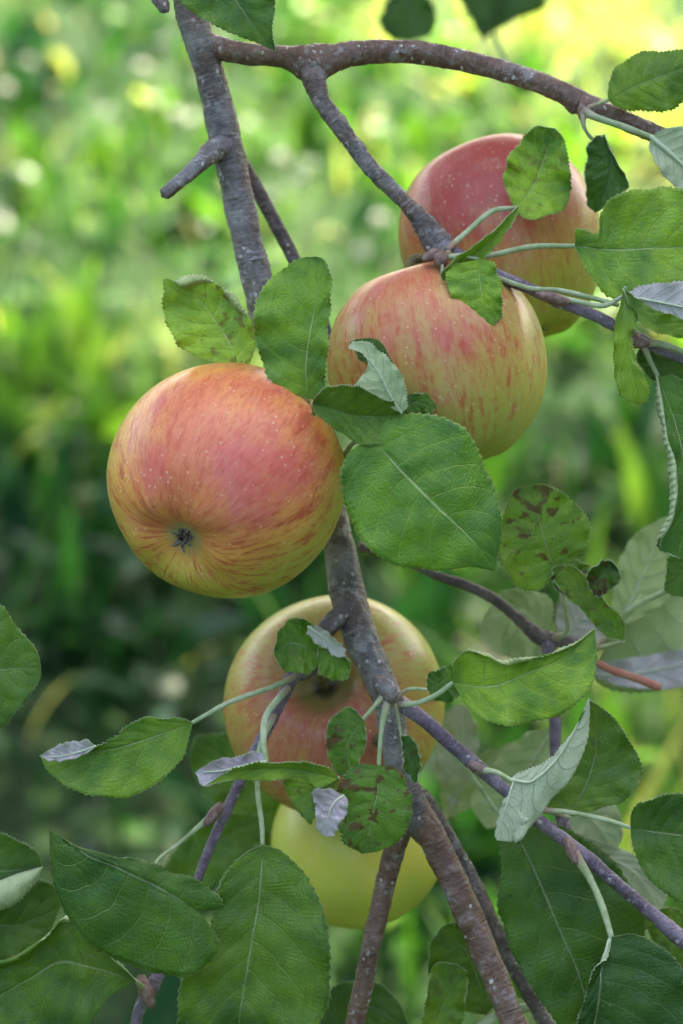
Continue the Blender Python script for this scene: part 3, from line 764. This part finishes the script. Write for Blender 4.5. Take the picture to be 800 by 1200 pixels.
for (x, y, z, dx, dy, r) in [(683, 124, -8, -2, 10, 6), (650, 350, 8, -14, -4, 7), (745, 400, 8, 10, 2, 8), (558, 899, 12, 8, 4, 6), (668, 995, 14, 5, 12, 7), (252, 953, -10, -8, 10, 7), (170, 1160, -4, 6, 14, 9), (516, 303, 8, -4, 4, 9), (507, 298, 6, -8, 4, 7)]:
    tube('bud', B, [(x-dx, y-dy, z-2, r*.7), (x, y, z, r), (x+dx, y+dy, z+1, r*.75), (x+dx*1.6, y+dy*1.6, z+1, r*.25)], M['bud'], seg=14, rough=.12, seed=int(x))


def LF(*a, **k): return leaf(B, *a, **k)
# --- around the pink apple
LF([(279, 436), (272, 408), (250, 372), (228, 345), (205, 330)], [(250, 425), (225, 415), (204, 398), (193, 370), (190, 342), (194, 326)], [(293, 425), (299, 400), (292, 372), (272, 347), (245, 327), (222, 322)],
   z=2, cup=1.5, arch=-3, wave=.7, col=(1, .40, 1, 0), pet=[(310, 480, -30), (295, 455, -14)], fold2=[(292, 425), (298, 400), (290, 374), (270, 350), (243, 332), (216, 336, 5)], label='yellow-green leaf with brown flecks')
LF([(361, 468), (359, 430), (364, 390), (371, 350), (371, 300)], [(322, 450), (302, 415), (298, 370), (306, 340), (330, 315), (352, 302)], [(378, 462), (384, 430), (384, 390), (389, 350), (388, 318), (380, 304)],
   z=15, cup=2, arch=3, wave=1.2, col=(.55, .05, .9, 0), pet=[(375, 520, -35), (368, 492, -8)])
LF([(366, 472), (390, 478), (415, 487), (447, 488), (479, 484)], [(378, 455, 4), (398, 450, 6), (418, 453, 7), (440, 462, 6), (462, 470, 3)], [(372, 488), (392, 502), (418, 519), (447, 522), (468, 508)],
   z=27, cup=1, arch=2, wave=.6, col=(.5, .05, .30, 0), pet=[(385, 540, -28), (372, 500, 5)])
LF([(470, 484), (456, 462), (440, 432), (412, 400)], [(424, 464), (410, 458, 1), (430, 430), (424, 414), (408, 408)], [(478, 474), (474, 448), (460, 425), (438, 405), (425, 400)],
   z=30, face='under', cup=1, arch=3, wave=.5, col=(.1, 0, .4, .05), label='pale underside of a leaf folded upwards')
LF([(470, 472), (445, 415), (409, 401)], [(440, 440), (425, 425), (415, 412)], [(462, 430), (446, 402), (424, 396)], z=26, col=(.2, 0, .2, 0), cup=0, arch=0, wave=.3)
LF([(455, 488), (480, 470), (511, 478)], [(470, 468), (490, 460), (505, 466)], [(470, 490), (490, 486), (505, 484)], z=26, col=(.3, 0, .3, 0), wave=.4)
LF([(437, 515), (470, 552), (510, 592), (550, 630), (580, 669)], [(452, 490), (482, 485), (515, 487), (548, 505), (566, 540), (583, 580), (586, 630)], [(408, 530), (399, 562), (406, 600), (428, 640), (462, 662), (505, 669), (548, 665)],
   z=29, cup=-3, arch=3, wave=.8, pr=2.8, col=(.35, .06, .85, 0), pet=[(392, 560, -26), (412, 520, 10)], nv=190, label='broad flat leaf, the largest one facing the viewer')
# --- top
LF([(240, -70), (262, -25), (292, 22), (323, 59)], [(205, -40), (200, -10), (222, 12), (255, 32), (295, 48)], [(285, -55), (318, -30), (324, 0), (320, 30)],
   z=6, cup=1, arch=2, wave=.6, col=(.4, .05, .5, 0), pet=[(226, -62, -20)])
LF([(712, 117), (745, 100), (775, 88), (835, 66)], [(713, 95), (728, 72), (758, 58), (795, 57), (820, 60)], [(728, 127), (755, 131), (790, 126), (818, 105), (832, 85)],
   z=-13, cup=-2, arch=2, wave=.8, col=(.8, .12, .5, 0), pet=[(684, 128, -8, 4.5), (698, 122, -8)])
LF([(762, 160), (785, 180), (812, 205), (840, 232)], [(775, 152), (800, 148), (830, 165), (845, 200)], [(760, 178), (772, 200), (795, 222), (825, 240)],
   z=-6, face='under', cup=2, arch=0, wave=.6, pr=4.2, ribw=2.4, col=(.15, 0, .4, .2), pet=[(684, 130, -6, 6), (700, 138, -3), (730, 148, -3)], label='pale underside of a leaf with a stout stalk')
LF([(708, 158), (716, 180), (714, 210), (697, 249)], [(694, 160), (686, 182), (685, 212), (688, 238)], [(712, 170), (725, 192), (737, 216), (718, 236)],
   z=-10, cup=4, arch=2, wave=.8, col=(.1, 0, .14, 0), pet=[(683, 130, -6, 5), (684, 148, -5), (695, 163, -7)])
LF([(673, 288), (712, 292), (760, 291), (850, 287)], [(676, 268, 2), (700, 274, 1), (703, 250), (722, 226), (765, 219), (810, 222), (845, 250)], [(680, 306), (696, 332), (716, 350), (750, 345), (800, 338), (845, 320)],
   z=3, cup=2, arch=4, wave=1.2, pr=3.6, col=(.8, .10, .8, 0), pet=[(520, 300, 4, 4), (572, 299, 2), (622, 289, 2)], nv=190)
LF([(603, 243), (620, 225), (634, 195), (646, 160), (650, 150)], [(590, 218), (594, 188), (610, 162), (628, 148)], [(615, 256), (640, 253), (664, 240), (668, 205), (662, 165)],
   z=-17, cup=3, arch=-3, wave=1.3, pr=3.4, col=(1, .3, .92, 0), pet=[(524, 292, 2, 4), (545, 273, -4), (575, 248, -11)], label='bright puckered leaf in front of the dark red apple')
LF([(518, 328), (545, 306), (575, 280), (609, 238)], [(516, 318, 1), (535, 300, 3), (560, 283, 4), (585, 262, 4)], [(545, 318), (570, 300), (590, 276), (603, 258)],
   z=12, cup=1, arch=3, wave=.5, col=(1, .05, .95, 0), pet=[(525, 296, 3, 4), (518, 300, 8)])
LF([(560, 303), (562, 330), (566, 360), (568, 386)], [(528, 312), (522, 335), (540, 368), (555, 382)], [(577, 307), (586, 335), (588, 362), (580, 380)],
   z=17, cup=-1.5, arch=1, wave=.7, col=(1, .10, 1, 0), pet=[(520, 302, 5, 4), (540, 300, 14)], label='bright yellow-green leaf hanging over the striped apple')
# --- right edge
LF([(728, 348), (760, 352), (800, 360), (850, 372)], [(720, 352), (752, 334, 0), (790, 330), (840, 332)], [(742, 368, 3), (765, 382), (805, 392), (845, 396)],
   z=12, face='under', cup=-1, arch=2, wave=1.0, pr=3.2, col=(.05, 0, .4, .75), pet=[(640, 345, 2, 4), (672, 352, 6), (706, 358, 10)], label='mauve-white woolly underside of a leaf')
tube('stalk', B, [(575, 322, 2, 3), (618, 337, 4, 3), (655, 340, 4, 3), (690, 348, 4, 3), (724, 357, 8, 3)], M['pet'], seg=10)
LF([(732, 336), (732, 372), (735, 410), (742, 440), (750, 474)], [(722, 370, -2), (718, 400, -2), (720, 440), (728, 465)], [(748, 362), (742, 390), (745, 420), (757, 445), (760, 468)],
   z=17, cup=-2, arch=2, wave=1.0, col=(.75, .05, .7, 0), pet=[(748, 398, 6, 4), (740, 380, 12)])
LF([(730, 338), (752, 368), (778, 384), (835, 396)], [(735, 352, 1), (755, 382), (782, 392), (815, 400)], [(742, 345), (765, 362), (795, 372), (825, 382)], z=17, cup=1, arch=1, wave=.8, col=(.7, .05, .48, 0))
LF([(752, 402), (772, 420), (790, 440), (830, 470)], [(745, 420), (758, 440), (780, 458), (810, 472)], [(775, 405), (800, 410), (825, 430)], z=-2, cup=1, col=(.35, 0, .3, 0), pet=[(745, 398, 4), (749, 400, 0)])
LF([(770, 440), (792, 500), (805, 570), (812, 660)], [(768, 470), (777, 515), (785, 560), (782, 605), (768, 642)], [(800, 445), (850, 500), (860, 580), (845, 650)],
   z=6, cup=1.5, arch=3, wave=.7, pr=3.2, col=(.15, .02, .60, 0), pet=[(752, 400, 8, 4.5), (760, 420, 8)], fold1=[(776, 470, 3), (784, 515, 4), (793, 560, 4), (790, 605, 4), (775, 640, 2)], nv=190, label='long bluish-green leaf with a pale rolled margin')
LF([(830, 640), (805, 665), (778, 692)], [(800, 642), (783, 655), (779, 675)], [(840, 680), (810, 700), (790, 700)], z=-20, col=(.2, 0, .3, 0))
tube('stalk', B, [(752, 402, 8, 5), (775, 403, 9, 4), (800, 412, 9, 3.5), (850, 430, 9, 3.5)], M['pet'], seg=10)
# --- mid right
LF([(530, 800), (575, 805), (620, 788), (665, 768), (697, 736)], [(530, 775), (546, 761), (566, 764), (590, 774), (635, 766), (672, 752)], [(548, 828), (582, 850), (622, 847), (664, 832), (694, 800), (698, 765)],
   z=14, cup=2, arch=4, wave=1.1, pr=3.2, col=(.95, .04, .74, 0), pet=[(464, 826, 2, 4), (488, 824, 8), (510, 815, 12)], fold1=[(531, 779, 1), (547, 766, 2), (566, 769, 3), (590, 779, 3), (635, 770, 3), (672, 756, 2)], nv=190, label='glossy yellow-green leaf with a pale turned-up margin')
LF([(500, 808), (516, 800), (534, 783)], [(500, 792), (512, 784), (527, 780)], [(510, 822), (530, 822), (540, 805)], z=2, col=(.45, .15, .4, 0), pet=[(462, 820, 2, 3.5), (478, 808, 2)])
LF([(598, 914), (625, 915), (655, 885), (675, 850), (690, 818)], [(606, 906), (640, 892), (664, 864), (682, 838)], [(604, 985), (640, 945), (668, 912), (684, 880), (691, 850)],
   z=26, face='under', cup=-2, arch=2, wave=.5, pr=3.0, col=(.0, 0, .4, .25), pet=[(560, 903, 10, 5), (580, 905, 18)], label='whitish leaf underside folded down beside the purple shoot')
LF([(602, 912), (594, 940), (586, 965), (582, 985)], [(598, 925, 0), (586, 950), (577, 976)], [(625, 925), (622, 950), (604, 985)], z=26, face='under', cup=-1, arch=1, wave=.4, col=(0, 0, .4, .3))
LF([(668, 958), (690, 910), (698, 870), (690, 820)], [(640, 945), (650, 905), (672, 860)], [(705, 948), (735, 936), (753, 908), (742, 872), (712, 835)],
   z=6, cup=2, arch=-2, wave=1.0, col=(.60, .05, .22, 0), pet=[(645, 952, 8)])
LF([(738, 970), (770, 976), (800, 979), (850, 985)], [(740, 950), (755, 938), (790, 930), (840, 935)], [(742, 1000), (760, 1032), (795, 1058), (840, 1070)],
   z=8, cup=3, arch=2, wave=.6, pr=3.0, col=(.25, 0, .20, 0), pet=[(636, 950, 8, 4), (665, 952, 10), (705, 960, 9)], nv=180)
LF([(596, 960), (625, 1020), (655, 1090), (680, 1150), (700, 1240)], [(580, 985), (589, 1015), (583, 1055), (595, 1110), (618, 1155), (650, 1200), (678, 1235)], [(640, 962), (690, 985), (730, 1022), (752, 1070), (755, 1130), (740, 1200)],
   z=-6, cup=-2, arch=3, wave=1.0, pr=2.8, col=(.22, .03, .10, 0), pet=[(480, 832, 0, 4), (520, 872, 2), (560, 920, -2), (580, 950, -5)], nv=190, label='largest dark green leaf below the purple shoot')
LF([(716, 1098), (706, 1130), (700, 1170), (690, 1250)], [(712, 1120, 1), (694, 1140, 2), (684, 1170), (676, 1210)], [(748, 1096), (785, 1118), (815, 1170), (800, 1240)],
   z=20, cup=1, arch=2, wave=.7, pr=4.2, col=(.0, 0, .04, 0), pet=[(672, 1000, 14, 7), (692, 1032, 15), (706, 1065, 18)], label='darkest blue-green leaf with a thick pale stalk')
# --- lower left
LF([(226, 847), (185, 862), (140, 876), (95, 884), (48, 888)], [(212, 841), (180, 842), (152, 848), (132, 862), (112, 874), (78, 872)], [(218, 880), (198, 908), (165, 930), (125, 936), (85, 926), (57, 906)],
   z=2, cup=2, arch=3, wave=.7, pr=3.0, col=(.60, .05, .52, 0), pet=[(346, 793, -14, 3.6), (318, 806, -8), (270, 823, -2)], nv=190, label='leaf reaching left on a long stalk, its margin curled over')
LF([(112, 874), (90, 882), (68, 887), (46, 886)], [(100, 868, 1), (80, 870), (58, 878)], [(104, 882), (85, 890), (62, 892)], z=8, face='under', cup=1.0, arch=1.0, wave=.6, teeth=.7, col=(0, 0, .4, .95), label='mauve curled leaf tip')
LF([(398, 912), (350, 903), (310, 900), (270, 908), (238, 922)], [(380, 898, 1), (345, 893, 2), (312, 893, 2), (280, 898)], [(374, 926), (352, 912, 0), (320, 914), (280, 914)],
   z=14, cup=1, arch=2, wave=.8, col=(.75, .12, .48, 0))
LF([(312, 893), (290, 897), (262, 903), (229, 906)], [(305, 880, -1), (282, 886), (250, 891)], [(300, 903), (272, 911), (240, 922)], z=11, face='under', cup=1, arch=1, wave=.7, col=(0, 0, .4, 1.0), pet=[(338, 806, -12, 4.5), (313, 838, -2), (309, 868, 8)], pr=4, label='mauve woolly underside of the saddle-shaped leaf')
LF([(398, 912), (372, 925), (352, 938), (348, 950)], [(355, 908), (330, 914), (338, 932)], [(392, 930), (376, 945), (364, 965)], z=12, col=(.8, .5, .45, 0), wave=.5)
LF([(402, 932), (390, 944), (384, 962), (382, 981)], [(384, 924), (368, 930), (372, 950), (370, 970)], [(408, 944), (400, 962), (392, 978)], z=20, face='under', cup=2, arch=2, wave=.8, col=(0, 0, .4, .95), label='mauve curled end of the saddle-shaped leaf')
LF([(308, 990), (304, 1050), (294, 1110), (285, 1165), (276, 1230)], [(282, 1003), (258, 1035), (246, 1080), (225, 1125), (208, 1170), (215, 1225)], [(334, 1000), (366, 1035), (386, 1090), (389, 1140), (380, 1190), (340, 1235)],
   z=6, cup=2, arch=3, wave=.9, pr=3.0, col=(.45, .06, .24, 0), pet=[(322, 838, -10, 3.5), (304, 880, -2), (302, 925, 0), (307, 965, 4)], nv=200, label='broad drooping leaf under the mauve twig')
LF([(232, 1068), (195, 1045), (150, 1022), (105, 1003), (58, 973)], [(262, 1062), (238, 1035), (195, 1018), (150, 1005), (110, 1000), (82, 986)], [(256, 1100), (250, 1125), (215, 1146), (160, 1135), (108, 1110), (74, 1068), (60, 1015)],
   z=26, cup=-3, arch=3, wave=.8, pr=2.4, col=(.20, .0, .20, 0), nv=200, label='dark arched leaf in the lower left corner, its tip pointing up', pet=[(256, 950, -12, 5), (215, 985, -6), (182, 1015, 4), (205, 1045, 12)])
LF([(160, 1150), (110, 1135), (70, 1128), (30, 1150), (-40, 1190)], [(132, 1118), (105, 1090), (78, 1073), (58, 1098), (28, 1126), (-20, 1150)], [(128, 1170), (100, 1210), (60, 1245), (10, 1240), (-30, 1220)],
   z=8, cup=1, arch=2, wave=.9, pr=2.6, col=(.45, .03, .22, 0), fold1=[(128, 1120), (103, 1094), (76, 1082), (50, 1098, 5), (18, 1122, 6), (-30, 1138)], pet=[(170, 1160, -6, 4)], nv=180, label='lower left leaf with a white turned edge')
# --- spurs' leaves in the middle
LF([(374, 764), (355, 756), (340, 754), (321, 764)], [(370, 736), (350, 723), (329, 735)], [(374, 782), (352, 790), (328, 782)], z=-4, cup=2, arch=3, wave=1.2, col=(.6, .25, .58, 0), pet=[(376, 778, -16, 4)])
LF([(372, 760), (385, 765), (398, 772), (410, 786)], [(385, 748), (400, 760), (409, 775)], [(374, 788), (390, 797), (405, 797)], z=-3, cup=1, arch=2, wave=.8, col=(.6, .1, .6, 0))
LF([(361, 734), (375, 744), (390, 756), (405, 770)], [(374, 734), (390, 746), (402, 760)], [(362, 746), (378, 758), (394, 770)], z=1, face='under', cup=1, wave=.5, col=(0, 0, .4, .6), label='small mauve curled leaf lobe')
LF([(425, 843), (408, 868), (402, 890), (398, 910)], [(408, 828), (388, 842), (382, 870), (386, 895)], [(428, 855), (429, 875), (420, 895), (408, 906)], z=6, cup=1, arch=1, wave=.5, pr=2.8, col=(.35, 1.0, .32, 0), pet=[(452, 812, 4, 5), (438, 828, 6)], label='small oval leaf blotched with red-brown spots')
LF([(443, 897), (441, 930), (434, 965), (424, 1001)], [(415, 897), (396, 920), (393, 955), (404, 988)], [(466, 902), (482, 932), (478, 970), (456, 994)], z=8, cup=-1, arch=2, wave=.5, pr=3.2, col=(.30, 1.0, .42, 0), pet=[(455, 818, 5, 6), (447, 850, 7)], label='round leaf covered in red-brown spots')
LF([(469, 862), (480, 880), (486, 900), (488, 918)], [(470, 880), (472, 900), (480, 914)], [(480, 864), (490, 880), (492, 902)], z=2, cup=1, wave=.4, col=(.2, .3, .2, 0), pet=[(460, 820, 4, 4), (466, 842, 3)])

# ------------------------------------------------------------------ the twig behind, on the right
T = empty('apple_twig', P(560, 690, -62), 'thin dark twig with blurred leaves behind the right side of the thick branch', 'twig')
def TL(*a, **k): return leaf(T, *a, **k)
tube('stem', T, [(420, 640, -62, 5), (470, 655, -62, 5), (512, 675, -62, 5.5), (545, 686, -60, 6), (578, 702, -58, 6.5), (605, 724, -56, 6.5), (632, 746, -54, 9.5), (660, 752, -54, 8), (690, 760, -52, 6)], M['bark_dark'], seg=20, rough=.09, rings=5, seed=21)
tube('stem', T, [(640, 748, -54, 9), (647, 790, -50, 8), (650, 850, -46, 7), (652, 910, -42, 7), (662, 975, -40, 8), (680, 1030, -38, 7)], M['shoot'], seg=18, rough=.07, rings=4, seed=22)
tube('stub', T, [(690, 772, -44, 4), (715, 785, -42, 4.5), (745, 795, -42, 4.5), (768, 804, -42, 5), (774, 806, -42, 2)], M['redstalk'], seg=12, rough=.08)
TL([(652, 672), (640, 640), (628, 600), (618, 570)], [(630, 692), (602, 684), (583, 650), (587, 605), (600, 576)], [(672, 658), (692, 630), (684, 600), (658, 577), (634, 568)], z=-25, cup=2, arch=2, wave=.9, pr=2.8, col=(.75, .62, .5, 0), pet=[(650, 748, -48, 4.5), (664, 738, -42), (660, 700, -32)], label='round green leaf with brown patches, tip up')
TL([(730, 752), (705, 722), (680, 697), (648, 680)], [(712, 748), (686, 722), (660, 698)], [(732, 728), (708, 702), (692, 680), (668, 662)], z=-18, cup=2, wave=.7, col=(.8, .45, .42, 0), pet=[(700, 760, -42)])
TL([(690, 690), (706, 672), (716, 664), (725, 668)], [(686, 672), (700, 660), (715, 656)], [(700, 700), (718, 690), (727, 680)], z=-14, cup=3, wave=1, col=(.3, 1.0, .1, 0), label='small curled leaf lobe, brown and withered')
TL([(672, 700), (656, 672), (660, 662)], [(648, 690), (646, 672), (652, 662)], [(690, 690), (690, 664), (676, 656)], z=-19, cup=1, wave=.6, col=(.6, 1.0, .3, 0))
TL([(640, 750), (625, 730), (600, 715), (560, 745)], [(650, 710), (620, 690), (590, 692), (568, 720)], [(640, 775), (610, 775), (580, 765)], z=-75, face='under', cup=1, wave=.8, col=(.7, 0, .4, 0), pet=[(648, 752, -56)])
TL([(655, 755), (672, 735), (685, 712), (690, 685)], [(650, 725), (655, 700), (672, 682)], [(685, 760), (712, 740), (708, 705)], z=-72, face='under', cup=1, wave=.8, col=(.1, 0, .4, .7))
TL([(722, 735), (745, 690), (765, 645), (782, 605)], [(716, 700), (725, 655), (750, 620)], [(760, 720), (800, 690), (805, 640)], z=-82, face='under', cup=1, wave=.8, pr=4, col=(.8, 0, .4, 0), pet=[(692, 762, -52, 5), (708, 750, -66)], label='large pale olive leaf underside, blurred')
TL([(712, 745), (755, 705), (805, 670), (850, 650)], [(740, 690), (790, 650), (830, 640)], [(700, 800), (760, 812), (830, 780), (860, 700)], z=-95, face='under', cup=1, wave=.8, pr=4, col=(.7, 0, .4, 0), pet=[(692, 762, -54, 5)])
TL([(690, 790), (740, 790), (790, 780), (850, 770)], [(700, 775), (750, 770), (800, 760)], [(730, 805), (780, 808), (830, 800)], z=-85, face='under', cup=1, wave=.8, col=(.1, 0, .4, .9), pet=[(690, 764, -54)])
tube('stalk', T, [(702, 758, -50, 3), (735, 717, -46, 3.5), (765, 700, -40, 3.5), (795, 686, -30, 3.5), (840, 668, -20, 3.5)], M['pet'], seg=10)
tube('stalk', T, [(700, 760, -50, 3.5), (722, 735, -52, 3.5), (742, 712, -54, 3.5), (752, 700, -56, 3)], M['pet'], seg=10)
TL([(650, 850), (625, 890), (600, 930), (560, 960)], [(600, 870), (570, 905), (550, 940)], [(640, 900), (612, 950), (575, 972)], z=-80, face='under', cup=1, wave=.8, col=(.7, 0, .4, 0), pet=[(651, 830, -48)])
TL([(655, 930), (680, 950), (705, 975), (720, 1005)], [(690, 920), (720, 940), (730, 975)], [(650, 965), (675, 1000), (700, 1015)], z=-70, face='under', cup=1, wave=.8, col=(.6, 0, .4, .1), pet=[(652, 905, -42)])
TL([(662, 975), (700, 1000), (745, 1025), (775, 1075)], [(700, 985), (750, 1005), (780, 1040)], [(670, 1010), (710, 1060), (750, 1090)], z=-60, face='under', cup=1, wave=.8, col=(.2, 0, .4, .3), pet=[(663, 985, -41)])

# ------------------------------------------------------------------ shoots that enter from outside the picture
S1 = empty('leafy_shoot', P(-40, 760, 0), 'dark green leaf tip at the left edge, halfway down, its shoot out of view', 'shoot')
tube('stem', S1, [(-110, 640, -5, 6), (-90, 760, -5, 6), (-100, 900, -5, 6)], M['shoot'], seg=12)
leaf(S1, [(-80, 800), (-40, 790), (0, 785), (48, 782)], [(-60, 720), (-25, 700), (2, 708), (18, 732), (42, 760)], [(-60, 870), (-10, 862), (22, 832), (46, 800)], z=4, cup=1, wave=.8, col=(.35, .03, .26, 0), pet=[(-92, 770, -5)])
S2 = empty('leafy_shoot', P(-40, 1040, -25), 'overlapping dark leaves with a white rolled edge at the lower left edge', 'shoot')
tube('stem', S2, [(-90, 950, -28, 6), (-80, 1040, -26, 6), (-85, 1160, -26, 6)], M['shoot'], seg=12)
def SL(*a, **k): return leaf(S2, *a, **k)
SL([(-60, 1030), (-20, 1022), (15, 1020), (50, 1016)], [(-50, 985), (-10, 976), (25, 985), (44, 1000)], [(-50, 1075), (-10, 1070), (20, 1056), (40, 1036)], z=-18, cup=3, wave=.5, col=(.3, .02, .1, 0), pet=[(-80, 1040, -26)], fold2=[(-50, 1040, 5), (-10, 1034, 5), (20, 1024, 4), (38, 1019, 2)])
SL([(-70, 1060), (0, 1085), (40, 1078), (72, 1060)], [(-20, 1050), (20, 1035), (50, 1030), (66, 1042)], [(-20, 1130), (20, 1120), (58, 1095)], z=-40, cup=1, wave=.6, col=(.35, .02, .12, 0), pet=[(-80, 1050, -28)])
SL([(-70, 1080), (-30, 1080), (10, 1100), (40, 1120)], [(-40, 1055), (5, 1070), (35, 1095)], [(-40, 1110), (-5, 1120), (25, 1128)], z=-52, face='under', wave=.6, col=(.5, 0, .4, 0), pet=[(-82, 1070, -28)])
S3 = empty('leafy_shoot', P(540, 20, -420), 'blurred dark leaves hanging at the very top, far behind', 'shoot')
tube('stem', S3, [(430, -60, -425, 5), (520, -40, -425, 5), (620, -50, -425, 5)], M['shoot'], seg=10)
for md, e1, e2 in [([(475, -20), (480, 15), (478, 48)], [(450, 5), (444, 30), (460, 46)], [(505, 0), (512, 25), (500, 44)]),
                   ([(545, -30), (560, 5), (566, 48)], [(535, -10), (545, 12), (556, 30)], [(575, -20), (590, 0), (585, 25)]),
                   ([(610, -30), (600, 0), (572, 40)], [(580, -20), (575, 0), (570, 20)], [(640, -15), (638, 8), (605, 22)])]:
    leaf(S3, md, e1, e2, z=-420, col=(.3, 0, .06, 0), cup=2, pet=[(md[0][0], -45, -425)], nv=60)
leaf(S3, [(600, 84), (605, 92), (612, 100), (622, 108)], [(608, 84), (622, 94)], [(598, 94), (610, 106)], z=-420, col=(.3, 0, .06, 0), nv=60, pet=[(575, 30, -424), (588, 62, -422)])
S4 = empty('leafy_shoot', P(540, 1240, -30), 'wavy light and dark leaves at the bottom edge beside the lower fork', 'shoot')
tube('stem', S4, [(500, 1260, -40, 5), (540, 1225, -38, 5), (575, 1195, -36, 6), (620, 1180, -40, 6)], M['pet'], seg=12, rough=.1)
leaf(S4, [(570, 1190), (560, 1150), (545, 1115), (515, 1088)], [(530, 1180), (505, 1150), (500, 1115)], [(592, 1160), (588, 1120), (560, 1088), (535, 1080)], z=-40, cup=3, wave=1.4, col=(.55, .4, .3, 0), pet=[(572, 1196, -37)])
leaf(S4, [(510, 1235), (512, 1195), (528, 1160), (535, 1130)], [(492, 1215), (498, 1170), (508, 1130)], [(535, 1215), (545, 1180), (548, 1145)], z=-25, cup=3, wave=1.5, col=(.9, .25, .42, 0), pet=[(505, 1255, -38)], label='wavy yellowish leaf')
leaf(S4, [(620, 1270), (625, 1220), (610, 1190), (590, 1165)], [(580, 1240), (575, 1200), (578, 1175)], [(665, 1240), (660, 1205), (630, 1180)], z=-55, face='under', cup=1, wave=.8, col=(.6, 0, .4, 0), pet=[(630, 1280, -50)])
S5 = empty('leafy_shoot', P(430, 1240, -60), 'dark blurred leaf at the bottom edge below the yellow-green apple', 'shoot')
tube('stem', S5, [(360, 1300, -62, 6), (420, 1250, -62, 6), (440, 1290, -62, 5)], M['shoot'], seg=12)
leaf(S5, [(400, 1260), (410, 1215), (430, 1180), (480, 1205)], [(375, 1225), (385, 1165), (425, 1150), (462, 1168)], [(430, 1270), (470, 1250), (490, 1225)], z=-60, cup=1, wave=.8, col=(.25, 0, .12, 0), pet=[(400, 1268, -62)])
S6 = empty('leafy_shoot', P(240, 980, -125), 'blurred mid-green leaves behind the mauve twig and left of the lowest apple', 'shoot')
tube('stem', S6, [(120, 1120, -130, 5), (180, 1080, -128, 5), (250, 1050, -126, 5), (330, 1010, -124, 4)], M['shoot'], seg=10)
for md, e1, e2, cz_ in [([(200, 1075), (225, 1020), (265, 980), (318, 955)], [(190, 1030), (215, 985), (262, 955)], [(235, 1050), (275, 1020), (305, 985)], -120),
                   ([(330, 1010), (310, 960), (280, 910), (230, 862)], [(290, 975), (240, 930), (222, 890)], [(345, 960), (325, 905), (275, 862)], -135),
                   ([(180, 1080), (210, 1110), (250, 1140), (300, 1150)], [(220, 1085), (260, 1100), (290, 1125)], [(190, 1120), (220, 1155), (260, 1170)], -110)]:
    leaf(S6, md, e1, e2, z=cz_, col=(.45, 0, .35, 0), cup=2, pet=[(md[0][0], md[0][1]+6, -127)], nv=80)
S7 = empty('leafy_shoot', P(540, 900, -120), 'pale blurred leaves behind the purple shoot, right of the lowest apple', 'shoot')
tube('stem', S7, [(490, 1010, -120, 4), (520, 960, -118, 4), (570, 925, -116, 4), (620, 860, -114, 4)], M['pet'], seg=10)
for md, e1, e2, cl in [([(520, 960), (535, 930), (560, 905), (600, 870)], [(515, 930), (540, 900), (575, 878)], [(548, 950), (580, 925), (600, 895)], (.7, 0, .4, 0)),
                       ([(530, 955), (535, 900), (540, 860), (538, 825)], [(510, 905), (512, 865), (522, 835)], [(555, 900), (560, 860), (548, 830)], (.2, 0, .4, .4))]:
    leaf(S7, md, e1, e2, z=-112, face='under', col=cl, cup=1, pet=[(md[0][0], md[0][1]+4, -118)], nv=80)
S8 = empty('leafy_shoot', P(790, 1080, -30), 'small green leaves in the lower right corner behind the purple shoot', 'shoot')
tube('stem', S8, [(860, 1180, -30, 5), (840, 1120, -30, 5), (850, 1050, -30, 5)], M['shoot'], seg=10)
leaf(S8, [(840, 1110), (810, 1095), (785, 1085), (752, 1078)], [(820, 1080), (790, 1065), (765, 1066)], [(825, 1140), (795, 1130), (770, 1110)], z=-25, cup=1, col=(.6, 0, .28, 0), pet=[(842, 1120, -30)])
leaf(S8, [(842, 1150), (815, 1160), (790, 1150), (765, 1125)], [(820, 1125), (795, 1120), (775, 1115)], [(820, 1190), (790, 1185), (770, 1160)], z=-38, cup=1, col=(.45, 0, .2, 0), pet=[(845, 1140, -30)])
